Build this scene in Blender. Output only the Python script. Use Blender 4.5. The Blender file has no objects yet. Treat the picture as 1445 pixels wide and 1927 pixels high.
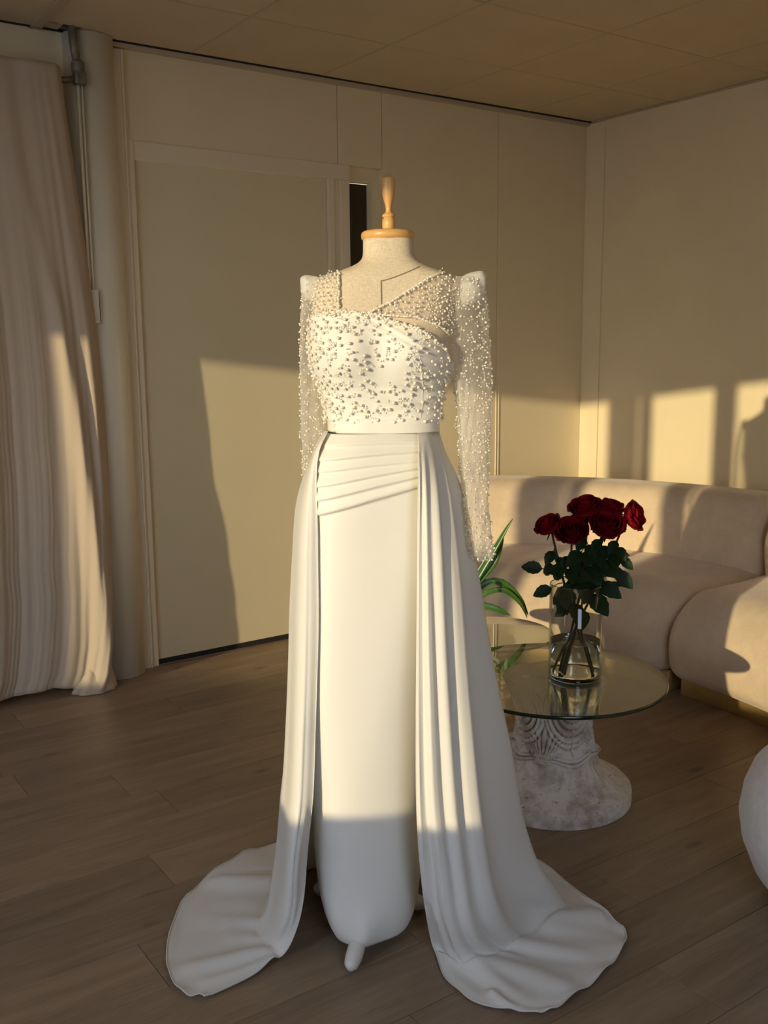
import bpy, bmesh, math, random
import numpy as np
from mathutils import Vector, Matrix
C = bpy.context.scene.collection
SC = bpy.context.scene
random.seed(7); rng = np.random.default_rng(7)
PI = math.pi
# ------------------------------------------------------------------ camera
CAM_H = 1.3728
yaw, pitch, roll = math.radians(34.78), math.radians(9.607), math.radians(-0.521)
cd = bpy.data.cameras.new('camera'); cam = bpy.data.objects.new('camera', cd); C.objects.link(cam)
cd.sensor_fit = 'VERTICAL'; cd.sensor_height = 36.0; cd.lens = 1844.4/1927*36.0
cd.clip_start = 0.05; cd.clip_end = 200
_F = Vector((math.sin(yaw)*math.cos(pitch), math.cos(yaw)*math.cos(pitch), -math.sin(pitch)))
_R = Vector((math.cos(yaw), -math.sin(yaw), 0)); _U = _R.cross(_F)
_R2 = math.cos(roll)*_R + math.sin(roll)*_U; _U2 = -math.sin(roll)*_R + math.cos(roll)*_U
cam.matrix_world = Matrix(((_R2.x,_U2.x,-_F.x,0),(_R2.y,_U2.y,-_F.y,0),(_R2.z,_U2.z,-_F.z,CAM_H),(0,0,0,1)))
SC.camera = cam
# ------------------------------------------------------------------ light
SKY = 7.8
SUN_AZ = math.radians(18.4); SUN_TAN = 0.163          # heading of the light from +X, slope
SDIR = Vector((math.cos(SUN_AZ), math.sin(SUN_AZ), -SUN_TAN)).normalized()
sd = bpy.data.lights.new('sun', 'SUN'); sun = bpy.data.objects.new('sun', sd); C.objects.link(sun)
sd.energy = 3.2; sd.angle = math.radians(0.6); sd.color = (1.0, 0.83, 0.50)
sun.rotation_euler = SDIR.to_track_quat('-Z', 'Y').to_euler()
w = bpy.data.worlds.new('sky'); SC.world = w; w.use_nodes = True
nt = w.node_tree; bg = nt.nodes['Background']
tc_ = nt.nodes.new('ShaderNodeTexCoord'); sx_ = nt.nodes.new('ShaderNodeSeparateXYZ'); rp_ = nt.nodes.new('ShaderNodeValToRGB')
nt.links.new(tc_.outputs['Generated'], sx_.inputs[0]); nt.links.new(sx_.outputs['Z'], rp_.inputs[0]); nt.links.new(rp_.outputs[0], bg.inputs[0])
e_ = rp_.color_ramp.elements; e_[0].position = 0.0; e_[0].color = (.62,.60,.58,1); e_[1].position = .6; e_[1].color = (.40,.54,.80,1)   # hazy horizon to clear blue
x_ = e_.new(.15); x_.color = (.56,.62,.72,1)
bg.inputs[1].default_value = SKY
SC.view_settings.view_transform = 'Standard'; SC.view_settings.look = 'None'
SC.view_settings.gamma = 1.0; SC.view_settings.use_curve_mapping = False
SC.view_settings.exposure = 0.0
SC.cycles.max_bounces = 10; SC.cycles.diffuse_bounces = 6; SC.cycles.transparent_max_bounces = 24
SC.cycles.transmission_bounces = 10; SC.cycles.glossy_bounces = 5; SC.cycles.sample_clamp_indirect = 4.0

# ------------------------------------------------------------------ helpers
def prop(o, label=None, cat=None, group=None, kind=None):
    if label: o['label'] = label
    if cat: o['category'] = cat
    if group: o['group'] = group
    if kind: o['kind'] = kind
    return o
def empty(name, loc=(0,0,0), label=None, cat=None, group=None, kind=None):
    o = bpy.data.objects.new(name, None); C.objects.link(o); o.location = loc; o.empty_display_size = .05
    return prop(o, label, cat, group, kind)
def link(name, me, m=None, parent=None):
    o = bpy.data.objects.new(name, me); C.objects.link(o)
    if m is not None and not me.materials: me.materials.append(m)
    if parent is not None:
        o.parent = parent
    return o
def mesh(name, V, F, m=None, parent=None, smooth=False, rel=True):
    """world-space vertices; when parented they are stored relative to the parent's place"""
    off = Vector((0,0,0))
    p = parent
    while p is not None: off += Vector(p.location); p = p.parent
    V = np.asarray(V, float).reshape(-1,3) - np.array(off)
    me = bpy.data.meshes.new(name); me.from_pydata(V.tolist(), [], [list(f) for f in F]); me.update()
    if smooth:
        me.polygons.foreach_set('use_smooth', [True]*len(me.polygons))
    return link(name, me, m, parent)
class MB:
    def __init__(s): s.v = []; s.f = []
    def add(s, V, F):
        n = len(s.v); s.v += [tuple(p) for p in V]; s.f += [[i+n for i in f] for f in F]; return s
    def box(s, x0,x1,y0,y1,z0,z1, frame=None, ch=0):
        P = [(x,y,z) for z in (z0,z1) for y in (y0,y1) for x in (x0,x1)]
        if frame: P = [frame(*p) for p in P]
        return s.add(P, [(0,2,3,1),(4,5,7,6),(0,1,5,4),(1,3,7,5),(3,2,6,7),(2,0,4,6)])
    def chbox(s, x0,x1,y0,y1,z0,z1, c=.001):
        "box whose top edges are chamfered"
        P = [(x0,y0,z0),(x1,y0,z0),(x1,y1,z0),(x0,y1,z0),(x0,y0,z1-c),(x1,y0,z1-c),(x1,y1,z1-c),(x0,y1,z1-c),
             (x0+c,y0+c,z1),(x1-c,y0+c,z1),(x1-c,y1-c,z1),(x0+c,y1-c,z1)]
        return s.add(P, [(3,2,1,0),(0,1,5,4),(1,2,6,5),(2,3,7,6),(3,0,4,7),(4,5,9,8),(5,6,10,9),(6,7,11,10),(7,4,8,11),(8,9,10,11)])
    def tube(s, pts, rad, n=10, cap=True):
        pts = [Vector(p) for p in pts]; N = len(pts)
        if not hasattr(rad, '__len__'): rad = [rad]*N
        t0 = (pts[1]-pts[0]).normalized(); up = Vector((0,0,1)) if abs(t0.z) < .9 else Vector((1,0,0))
        a = t0.cross(up).normalized(); V = []; 
        for i in range(N):
            t = (pts[min(i+1,N-1)]-pts[max(i-1,0)]).normalized()
            a = (a - t*a.dot(t)).normalized(); b = t.cross(a)
            for k in range(n):
                q = 2*PI*k/n; V.append(tuple(pts[i]+(a*math.cos(q)+b*math.sin(q))*rad[i]))
        F = [(i*n+k, i*n+(k+1)%n, (i+1)*n+(k+1)%n, (i+1)*n+k) for i in range(N-1) for k in range(n)]
        if cap: F += [tuple(range(n))[::-1], tuple((N-1)*n+k for k in range(n))]
        return s.add(V, F)
    def lathe(s, prof, c=(0,0,0), n=32, cap=True):
        V = []
        for r,z in prof:
            for k in range(n):
                q = 2*PI*k/n; V.append((c[0]+r*math.cos(q), c[1]+r*math.sin(q), c[2]+z))
        N = len(prof)
        F = [(i*n+k, i*n+(k+1)%n, (i+1)*n+(k+1)%n, (i+1)*n+k) for i in range(N-1) for k in range(n)]
        if cap: F += [tuple(range(n))[::-1], tuple((N-1)*n+k for k in range(n))]
        return s.add(V, F)
    def build(s, name, m, parent=None, smooth=False, bevel=0, seg=2):
        o = mesh(name, s.v, s.f, m, parent, smooth)
        if bevel:
            b = o.modifiers.new('bevel','BEVEL'); b.width = bevel; b.segments = seg; b.limit_method = 'ANGLE'
        return o
def cr(p0,p1,p2,p3,t):
    return .5*((2*p1)+(-p0+p2)*t+(2*p0-5*p1+4*p2-p3)*t*t+(-p0+3*p1-3*p2+p3)*t**3)
def spline(P, n):
    "n points of a Catmull-Rom curve through P, evenly by length"
    P = np.asarray(P, float); Q = []
    for i in range(len(P)-1):
        p0 = P[i-1] if i > 0 else 2*P[0]-P[1]; p3 = P[i+2] if i+2 < len(P) else 2*P[-1]-P[-2]
        for k in range(14): Q.append(cr(p0,P[i],P[i+1],p3,k/14))
    Q.append(P[-1]); Q = np.array(Q)
    d = np.r_[0, np.cumsum(np.linalg.norm(np.diff(Q,axis=0),axis=1))]; t = np.linspace(0,d[-1],n)
    return np.stack([np.interp(t,d,Q[:,k]) for k in range(Q.shape[1])],1)
def grid_faces(nr, nc, wrap=False):
    F = []
    for i in range(nr-1):
        for k in range(nc if wrap else nc-1):
            k2 = (k+1)%nc; F.append((i*nc+k, i*nc+k2, (i+1)*nc+k2, (i+1)*nc+k))
    return F
def gauss(x, c, s): return np.exp(-((x-c)/s)**2)

# ------------------------------------------------------------------ materials
def nodes(name):
    m = bpy.data.materials.new(name); m.use_nodes = True
    return m, m.node_tree, m.node_tree.nodes['Principled BSDF']
def N(nt, typ, **kw):
    n = nt.nodes.new(typ)
    for k,v in kw.items():
        if hasattr(n, k): setattr(n, k, v)
        else: n.inputs[k.replace('_',' ')].default_value = v
    return n
def mat(name, col, rough=.6, noise=0, scale=6, bump=0, bscale=60, metal=0, sheen=0, spec=.5, stretch=None, bdist=.002, coat=0):
    m, nt, b = nodes(name); L = nt.links.new
    b.inputs['Base Color'].default_value = (*col,1); b.inputs['Roughness'].default_value = rough
    b.inputs['Metallic'].default_value = metal; b.inputs['Specular IOR Level'].default_value = spec
    b.inputs['Sheen Weight'].default_value = sheen; b.inputs['Coat Weight'].default_value = coat
    tc = N(nt,'ShaderNodeTexCoord'); mp = N(nt,'ShaderNodeMapping'); L(tc.outputs['Object'], mp.inputs[0])
    if stretch: mp.inputs['Scale'].default_value = stretch
    if noise:
        n = N(nt,'ShaderNodeTexNoise', Scale=scale, Detail=6.0, Roughness=.6); L(mp.outputs[0], n.inputs['Vector'])
        r = N(nt,'ShaderNodeValToRGB'); L(n.outputs['Fac'], r.inputs[0])
        r.color_ramp.elements[0].position = .3; r.color_ramp.elements[1].position = .7
        r.color_ramp.elements[0].color = (*[c*(1-noise) for c in col],1); r.color_ramp.elements[1].color = (*[min(1,c*(1+noise)) for c in col],1)
        L(r.outputs[0], b.inputs['Base Color'])
    if bump:
        n2 = N(nt,'ShaderNodeTexNoise', Scale=bscale, Detail=4.0); L(mp.outputs[0], n2.inputs['Vector'])
        bp = N(nt,'ShaderNodeBump', Strength=bump, Distance=bdist); L(n2.outputs['Fac'], bp.inputs['Height']); L(bp.outputs[0], b.inputs['Normal'])
    return m
WALL = (.77,.655,.43)
M = {}
M['wall'] = mat('wall_paint', WALL, .75, .03, 3, .12, 90)
M['panel'] = mat('wall_panel_paint', (.77,.66,.44), .55, .02, 3, .05, 40)
M['door'] = mat('door_paint', (.72,.63,.42), .42, .02, 2, .04, 30)
M['trim'] = mat('trim_paint', (.76,.67,.48), .4)
M['tile'] = mat('ceiling_tile_board', (.64,.53,.37), .9, .04, 5, .3, 160)
M['column'] = mat('column_cover', (.79,.73,.57), .45)  # own paler colour: the window light it faces is put into it
M['grid'] = mat('ceiling_grid_metal', (.52,.43,.30), .5)
M['dark'] = mat('dark_void', (.02,.016,.01), .9)
M['glassdark'] = mat('dark_glass', (.035,.028,.015), .12)
M['steel'] = mat('weathered_galvanised_steel', (.19,.18,.14), .5, .3, 40, .2, 80, metal=.5)
M['white_plastic'] = mat('white_plastic', (.72,.68,.58), .35)
def wood_floor():
    m, nt, b = nodes('grey_oak_plank'); L = nt.links.new
    tc = N(nt,'ShaderNodeTexCoord'); oi = N(nt,'ShaderNodeObjectInfo')
    sh = N(nt,'ShaderNodeVectorMath', operation='SCALE'); sh.inputs[0].default_value = (7.3,3.1,1.7)
    L(oi.outputs['Random'], sh.inputs['Scale'])
    ad = N(nt,'ShaderNodeVectorMath', operation='ADD'); L(tc.outputs['Object'], ad.inputs[0]); L(sh.outputs[0], ad.inputs[1])
    mp = N(nt,'ShaderNodeMapping'); mp.inputs['Scale'].default_value = (1.1, 9, 1); L(ad.outputs[0], mp.inputs[0])
    n1 = N(nt,'ShaderNodeTexNoise', Scale=2.2, Detail=8.0, Roughness=.62, Distortion=.6); L(mp.outputs[0], n1.inputs['Vector'])
    mp2 = N(nt,'ShaderNodeMapping'); mp2.inputs['Scale'].default_value = (2.5, 60, 1); L(ad.outputs[0], mp2.inputs[0])
    n2 = N(nt,'ShaderNodeTexNoise', Scale=3.0, Detail=5.0, Roughness=.7); L(mp2.outputs[0], n2.inputs['Vector'])
    mp3 = N(nt,'ShaderNodeMapping'); mp3.inputs['Scale'].default_value = (2.2, 5.5, 1); L(ad.outputs[0], mp3.inputs[0])
    vo = N(nt,'ShaderNodeTexVoronoi', Scale=1.3); L(mp3.outputs[0], vo.inputs['Vector'])      # knots
    kr = N(nt,'ShaderNodeValToRGB'); kr.color_ramp.elements[0].position = .03; kr.color_ramp.elements[1].position = .13
    kr.color_ramp.elements[0].color = (.45,.45,.45,1); kr.color_ramp.elements[1].color = (1,1,1,1); L(vo.outputs['Distance'], kr.inputs[0])
    r = N(nt,'ShaderNodeValToRGB'); e = r.color_ramp.elements
    e[0].position = .28; e[0].color = (.170,.115,.070,1); e[1].position = .72; e[1].color = (.37,.262,.165,1)
    x = e.new(.5); x.color = (.268,.188,.119,1)
    mx = N(nt,'ShaderNodeMix'); mx.data_type = 'FLOAT'; mx.inputs[0].default_value = .38
    L(n1.outputs['Fac'], mx.inputs[2]); L(n2.outputs['Fac'], mx.inputs[3]); L(mx.outputs[0], r.inputs[0])
    mu = N(nt,'ShaderNodeMix'); mu.data_type = 'RGBA'; mu.blend_type = 'MULTIPLY'; mu.inputs[0].default_value = 1
    L(r.outputs[0], mu.inputs[6]); L(kr.outputs[0], mu.inputs[7])
    hs = N(nt,'ShaderNodeHueSaturation'); mr = N(nt,'ShaderNodeMapRange'); L(oi.outputs['Random'], mr.inputs[0])
    mr.inputs[3].default_value = .86; mr.inputs[4].default_value = 1.14; L(mr.outputs[0], hs.inputs['Value'])
    L(mu.outputs[2], hs.inputs['Color']); L(hs.outputs[0], b.inputs['Base Color'])
    b.inputs['Roughness'].default_value = .42; b.inputs['Specular IOR Level'].default_value = .4
    bp = N(nt,'ShaderNodeBump', Strength=.25, Distance=.001); L(n2.outputs['Fac'], bp.inputs['Height']); L(bp.outputs[0], b.inputs['Normal'])
    return m
M['plank'] = wood_floor()
M['subfloor'] = mat('subfloor', (.05,.036,.025), .9)
def satin(name, col, rough=.5, trans=0.0, weave=True):
    m, nt, b = nodes(name); L = nt.links.new
    b.inputs['Base Color'].default_value = (*col,1); b.inputs['Roughness'].default_value = rough
    b.inputs['Sheen Weight'].default_value = .15; b.inputs['Specular IOR Level'].default_value = .3
    tc = N(nt,'ShaderNodeTexCoord'); n2 = N(nt,'ShaderNodeTexNoise', Scale=9.0, Detail=3.0)
    L(tc.outputs['Object'], n2.inputs['Vector'])
    bp = N(nt,'ShaderNodeBump', Strength=.12, Distance=.01); L(n2.outputs['Fac'], bp.inputs['Height']); L(bp.outputs[0], b.inputs['Normal'])
    if trans:
        out = nt.nodes['Material Output']; tr = N(nt,'ShaderNodeBsdfTranslucent'); tr.inputs[0].default_value = (*col,1)
        mx = N(nt,'ShaderNodeMixShader'); mx.inputs[0].default_value = trans
        L(b.outputs[0], mx.inputs[1]); L(tr.outputs[0], mx.inputs[2]); L(mx.outputs[0], out.inputs[0])
    return m
M['satin'] = satin('ivory_crepe_satin', (.81,.775,.69), .5)
M['satin_thin'] = satin('ivory_crepe_overlay', (.81,.775,.70), .5, .12)
def tulle(name, col, opac, tlc=.35):
    m, nt, b = nodes(name); L = nt.links.new; out = nt.nodes['Material Output']
    b.inputs['Base Color'].default_value = (*col,1); b.inputs['Roughness'].default_value = .45; b.inputs['Sheen Weight'].default_value = .4
    tr = N(nt,'ShaderNodeBsdfTransparent'); mx = N(nt,'ShaderNodeMixShader')
    lw = N(nt,'ShaderNodeLayerWeight'); lw.inputs[0].default_value = .35
    tc = N(nt,'ShaderNodeTexCoord'); n = N(nt,'ShaderNodeTexNoise', Scale=14.0, Detail=4.0); 
    mp = N(nt,'ShaderNodeMapping'); mp.inputs['Scale'].default_value = (3,3,.5); L(tc.outputs['Object'], mp.inputs[0]); L(mp.outputs[0], n.inputs['Vector'])
    a = N(nt,'ShaderNodeMath', operation='MULTIPLY'); L(n.outputs['Fac'], a.inputs[0]); a.inputs[1].default_value = opac*.9
    c = N(nt,'ShaderNodeMath', operation='MULTIPLY_ADD'); L(lw.outputs['Facing'], c.inputs[0]); c.inputs[1].default_value = .5; L(a.outputs[0], c.inputs[2])
    c2 = N(nt,'ShaderNodeMath', operation='ADD', use_clamp=True); L(c.outputs[0], c2.inputs[0]); c2.inputs[1].default_value = opac*.45
    tl = N(nt,'ShaderNodeBsdfTranslucent'); tl.inputs[0].default_value = (*col,1)
    m2 = N(nt,'ShaderNodeMixShader'); m2.inputs[0].default_value = tlc; L(b.outputs[0], m2.inputs[1]); L(tl.outputs[0], m2.inputs[2])
    L(c2.outputs[0], mx.inputs[0]); L(tr.outputs[0], mx.inputs[1]); L(m2.outputs[0], mx.inputs[2]); L(mx.outputs[0], out.inputs[0])
    return m
M['tulle'] = tulle('sheer_ivory_tulle', (.90,.86,.78), .26)
M['tulle_yoke'] = tulle('sheer_ivory_yoke_tulle', (.92,.84,.72), .22, .12)
M['pad'] = tulle('white_organza_pad', (.92,.90,.84), .8)
M['pearl'] = mat('ivory_pearl', (.82,.75,.62), .16, spec=.8, coat=.8)
M['crystal'] = mat('clear_silver_crystal', (.93,.88,.78), .18, spec=.9)
def linen():
    m, nt, b = nodes('natural_linen'); L = nt.links.new
    tc = N(nt,'ShaderNodeTexCoord'); fs = []
    for sc in ((420,420,60),(80,80,620)):
        mp = N(nt,'ShaderNodeMapping'); mp.inputs['Scale'].default_value = sc; L(tc.outputs['Object'], mp.inputs[0])
        n = N(nt,'ShaderNodeTexNoise', Scale=1.0, Detail=3.0); L(mp.outputs[0], n.inputs['Vector']); fs.append(n)
    a = N(nt,'ShaderNodeMath', operation='ADD'); L(fs[0].outputs['Fac'], a.inputs[0]); L(fs[1].outputs['Fac'], a.inputs[1])
    r = N(nt,'ShaderNodeValToRGB'); e = r.color_ramp.elements; e[0].position=.35; e[0].color=(.58,.475,.335,1); e[1].position=.65; e[1].color=(.76,.64,.47,1)
    h = N(nt,'ShaderNodeMath', operation='MULTIPLY'); L(a.outputs[0], h.inputs[0]); h.inputs[1].default_value=.5
    L(h.outputs[0], r.inputs[0]); L(r.outputs[0], b.inputs['Base Color']); b.inputs['Roughness'].default_value=.85
    bp = N(nt,'ShaderNodeBump', Strength=.3, Distance=.0008); L(h.outputs[0], bp.inputs['Height']); L(bp.outputs[0], b.inputs['Normal'])
    return m
M['linen'] = linen()
M['linen_seam'] = mat('linen_seam', (.30,.23,.15), .9)
M['beech'] = mat('varnished_beech', (.72,.41,.14), .35, .12, 18, 0, stretch=(1,1,.25))
M['leg_white'] = mat('chipped_white_enamel', (.74,.70,.62), .35, .04, 12, .1, 30)
M['chip'] = mat('paint_chip', (.05,.035,.02), .7)
M['curtain'] = None
def velvet(name, col, sc=9):
    m, nt, b = nodes(name); L = nt.links.new
    tc = N(nt,'ShaderNodeTexCoord'); n = N(nt,'ShaderNodeTexNoise', Scale=sc, Detail=8.0, Roughness=.7); L(tc.outputs['Object'], n.inputs['Vector'])
    r = N(nt,'ShaderNodeValToRGB'); e = r.color_ramp.elements; e[0].position=.3; e[1].position=.7
    e[0].color=(*[c*.88 for c in col],1); e[1].color=(*[min(1,c*1.12) for c in col],1)
    L(n.outputs['Fac'], r.inputs[0]); L(r.outputs[0], b.inputs['Base Color'])
    b.inputs['Roughness'].default_value=.9; b.inputs['Sheen Weight'].default_value=.35; b.inputs['Sheen Roughness'].default_value=.5
    n2 = N(nt,'ShaderNodeTexNoise', Scale=170.0, Detail=3.0); L(tc.outputs['Object'], n2.inputs['Vector'])
    bp = N(nt,'ShaderNodeBump', Strength=.4, Distance=.002); L(n2.outputs['Fac'], bp.inputs['Height']); L(bp.outputs[0], b.inputs['Normal'])
    return m
M['velvet'] = velvet('beige_velvet', (.66,.515,.355))
M['boucle'] = velvet('cream_boucle', (.72,.68,.62), 30)
M['gold'] = mat('brushed_brass', (.50,.33,.12), .5, .1, 20, metal=.6)
def stone():
    m, nt, b = nodes('whitewashed_stone'); L = nt.links.new
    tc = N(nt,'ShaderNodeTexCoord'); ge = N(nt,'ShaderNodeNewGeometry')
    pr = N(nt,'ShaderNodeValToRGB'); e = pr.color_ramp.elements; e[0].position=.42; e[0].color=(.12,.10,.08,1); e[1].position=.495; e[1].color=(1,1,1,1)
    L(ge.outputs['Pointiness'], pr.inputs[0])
    n = N(nt,'ShaderNodeTexNoise', Scale=11.0, Detail=9.0, Roughness=.7); L(tc.outputs['Object'], n.inputs['Vector'])
    r = N(nt,'ShaderNodeValToRGB'); e = r.color_ramp.elements; e[0].position=.36; e[0].color=(.40,.33,.26,1); e[1].position=.55; e[1].color=(.74,.69,.62,1)
    L(n.outputs['Fac'], r.inputs[0])
    n3 = N(nt,'ShaderNodeTexNoise', Scale=46.0, Detail=6.0, Roughness=.75); mp = N(nt,'ShaderNodeMapping'); mp.inputs['Scale'].default_value=(1,1,2.2)
    L(tc.outputs['Object'], mp.inputs[0]); L(mp.outputs[0], n3.inputs['Vector'])
    r3 = N(nt,'ShaderNodeValToRGB'); e = r3.color_ramp.elements; e[0].position=.34; e[0].color=(.16,.11,.07,1); e[1].position=.39; e[1].color=(1,1,1,1)
    L(n3.outputs['Fac'], r3.inputs[0])
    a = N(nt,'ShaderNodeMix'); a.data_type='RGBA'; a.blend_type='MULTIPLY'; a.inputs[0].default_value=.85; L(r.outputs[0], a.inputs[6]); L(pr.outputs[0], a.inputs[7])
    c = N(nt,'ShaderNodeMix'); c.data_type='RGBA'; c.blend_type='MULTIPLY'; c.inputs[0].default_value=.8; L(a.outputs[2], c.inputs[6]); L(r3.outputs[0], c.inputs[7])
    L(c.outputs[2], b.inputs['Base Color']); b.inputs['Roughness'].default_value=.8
    bp = N(nt,'ShaderNodeBump', Strength=.5, Distance=.003); L(n3.outputs['Fac'], bp.inputs['Height']); L(bp.outputs[0], b.inputs['Normal'])
    return m
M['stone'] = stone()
M['ochre_stone'] = mat('ochre_stained_stone', (.50,.36,.21), .8, .35, 30, .5, 60)
def clear_glass(name, tint, refl=1.0, ior=1.5):
    m, nt, b = nodes(name); L = nt.links.new; out = nt.nodes['Material Output']
    lw = N(nt,'ShaderNodeLayerWeight'); lw.inputs[0].default_value = .5
    pw = N(nt,'ShaderNodeMath', operation='POWER'); L(lw.outputs['Facing'], pw.inputs[0]); pw.inputs[1].default_value = 5.0
    fr = N(nt,'ShaderNodeMath', operation='MULTIPLY_ADD'); L(pw.outputs[0], fr.inputs[0]); fr.inputs[1].default_value = .96; fr.inputs[2].default_value = .04
    tr = N(nt,'ShaderNodeBsdfTransparent'); tr.inputs[0].default_value=(*tint,1); gl = N(nt,'ShaderNodeBsdfGlossy'); gl.inputs['Roughness'].default_value=0.0
    mx = N(nt,'ShaderNodeMixShader'); k = N(nt,'ShaderNodeMath', operation='MULTIPLY', use_clamp=True); k.inputs[1].default_value = refl
    L(fr.outputs[0], k.inputs[0]); L(k.outputs[0], mx.inputs[0]); L(tr.outputs[0], mx.inputs[1]); L(gl.outputs[0], mx.inputs[2]); L(mx.outputs[0], out.inputs[0])
    return m
M['glass_top'] = clear_glass('green_tinted_glass', (.90,.95,.91), 2.6)
M['glass_edge'] = mat('glass_edge_green', (.008,.014,.010), .15, spec=.6)
M['vase_glass'] = clear_glass('clear_vase_glass', (.965,.97,.955), 1.5)
m, nt_, b_ = nodes('water'); b_.inputs['Transmission Weight'].default_value = 1; b_.inputs['IOR'].default_value = 1.2; b_.inputs['Roughness'].default_value = 0; b_.inputs['Base Color'].default_value=(.97,.97,.88,1); M['water'] = m
m, nt_, b_ = nodes('thick_glass'); b_.inputs['Transmission Weight'].default_value = 1; b_.inputs['IOR'].default_value = 1.45; b_.inputs['Roughness'].default_value = 0; b_.inputs['Base Color'].default_value=(.88,.95,.92,1); M['thick_glass'] = m
M['rose'] = mat('crimson_rose_petal', (.20,.002,.010), .55, .2, 25, spec=.2)
M['leaf'] = mat('dark_rose_leaf', (.010,.030,.008), .55, .3, 30, .2, 60, spec=.25)
M['stem'] = mat('brownish_green_stem', (.035,.03,.016), .6)
M['strap'] = mat('glossy_strap_leaf', (.05,.13,.015), .3, .3, 12)
M['strap_pale'] = mat('pale_leaf_margin', (.45,.42,.20), .4)
M['pot'] = mat('white_ceramic', (.72,.70,.64), .3)
M['soil'] = mat('bark_soil', (.05,.03,.02), .9)
M['ground'] = mat('unseen_paving', (.38,.34,.30), .9)
def curtain_mat():
    m = satin('blush_linen_curtain', (.60,.49,.365), .85, .25); return m
M['curtain'] = curtain_mat()

# ------------------------------------------------------------------ room shell
YB, XR, ZC = 3.970, 4.133, 2.561
NV = Vector((.669,.743,0)).normalized(); WV = Vector((-NV.y,NV.x,0)); WC = -.40   # window wall: normal, run, offset
def wf(t, d, z): p = NV*(WC+d) + WV*t; return (p.x, p.y, z)
TA, TB = -5.95, 6.4

# floor: sub-floor with planks laid side by side along x
fl = MB(); fl.add([(-5.6,4.3,-.012),(4.4,4.3,-.012),(4.4,-4.9,-.012),(-5.6,4.3,-.1),(4.4,4.3,-.1),(4.4,-4.9,-.1)], [(2,1,0),(3,4,5),(0,1,4,3),(1,2,5,4),(2,0,3,5)])
floor = fl.build('floor', M['subfloor']); prop(floor, 'grey-brown oak plank floor', kind='structure')
PW = .1883; y = 1.296 - 2*PW; row = 0
while y < YB-.02:
    y1 = min(y+PW, YB-.003); L0 = 1.26
    x = -.35 - (row*.4313 % 1.0)*L0 + (.0)
    if abs(y-2.79) < .1: x = .98 - L0*1.0
    if abs(y-2.98) < .09: x = .72 - L0
    while x < XR-.02:
        x1 = min(x+L0, XR-.004)
        if x1 > -.3 and x1-x > .05:
            b = MB().chbox(x+.0006, x1-.0006, y+.0006, y1-.0006, -.012, 0, .0009)
            b.build('plank', M['plank'], floor)
        x += L0
    y += PW; row += 1
# floor out of view: wide boards joined in one piece
st = MB(); st.chbox(-5.2, -.355, 1.296-2*PW, YB-.003, -.012, -.0002)
for i in range(16):
    ya = 1.296-2*PW-.1883*(i+1); xa = -4.6 if ya > -.5 else -4
    st.chbox(-3.5 + max(0,-(ya))*1.1+ .9, XR-.004, ya+.0006, ya+.1877, -.012, 0, .0009)
o = st.build('plank', M['plank'], floor); prop(o, kind='stuff')

# ceiling: slab, suspended tiles, grid bars
cl = MB(); cl.add([(-5.6,4.3,ZC+.03),(4.4,4.3,ZC+.03),(4.4,-4.9,ZC+.03),(-5.6,4.3,ZC+.15),(4.4,4.3,ZC+.15),(4.4,-4.9,ZC+.15)], [(0,1,2),(5,4,3),(3,4,1,0),(4,5,2,1),(5,3,0,2)])
ceil = cl.build('ceiling', M['dark']); prop(ceil, 'suspended ceiling of square cream tiles', kind='structure')
GX, GY, TX, TY = 1.7976, 3.408, .6214, .5816
xs = [GX+TX*i for i in range(-3,4)]; xs = [x for x in xs if x < XR-.02] + [XR-.004]
ys = [GY-TY*j for j in range(0,6)]; ys = [YB-.012]+ys
hole = (1.200, 1.325, 3.858, 3.945)
for i in range(len(xs)-1):
    for j in range(len(ys)-1):
        x0,x1,y0,y1 = xs[i]+.0018, xs[i+1]-.0018, ys[j+1]+.0018, ys[j]-.0018
        if x1-x0 < .05: continue
        dz = random.uniform(-.0012,.0012)
        b = MB()
        if x0 < hole[0] and x1 > hole[1] and y0 < hole[2] and y1 > hole[3]:
            cx_=[x0,1.200,1.240,1.255,1.325,x1]; cy_=[y0,3.858,3.865,3.885,3.945,y1]
            for p in range(5):
                for q in range(5):
                    if (p == 1 and q in (1,2)) or (p == 3 and q in (2,3)): continue      # slot and pipe hole
                    b.box(cx_[p],cx_[p+1],cy_[q],cy_[q+1],ZC+dz,ZC+.016)
        else:
            b.box(x0,x1,y0,y1,ZC+dz,ZC+.016)
        o = b.build('ceiling_tile', M['tile'], ceil)
rest = MB().box(-4.6,xs[0],1.0,YB-.012,ZC,ZC+.016).box(-2.5,XR,-1.2,ys[-1],ZC,ZC+.016).box(.5,XR,-4.2,-1.2,ZC,ZC+.016)
o = rest.build('ceiling_tile', M['tile'], ceil); prop(o, kind='stuff')
for k,x in enumerate(xs[1:-1]):
    wd = .021 if k == 1 else .005
    MB().box(x-wd, x+wd, ys[-1], YB-.004, ZC-.0015 if k != 1 else ZC-.006, ZC+.01).build('grid_bar', M['grid'], ceil)
for yy in ys[1:]:
    MB().box(xs[0], XR, yy-.0045, yy+.0045, ZC-.0012, ZC+.008).build('grid_bar', M['grid'], ceil)
g = MB(); g.box(-5, XR, YB-.034, YB-.026, ZC-.006, ZC+.004); g.build('wall_angle', M['dark'], ceil)
g = MB(); g.box(1.47, XR, YB-.024, YB-.001, ZC-.022, ZC-.004); g.build('wall_angle', M['grid'], ceil)
g = MB(); g.box(XR-.009, XR-.001, -4.2, YB, ZC-.010, ZC-.003); g.build('wall_angle', M['grid'], ceil)

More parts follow.
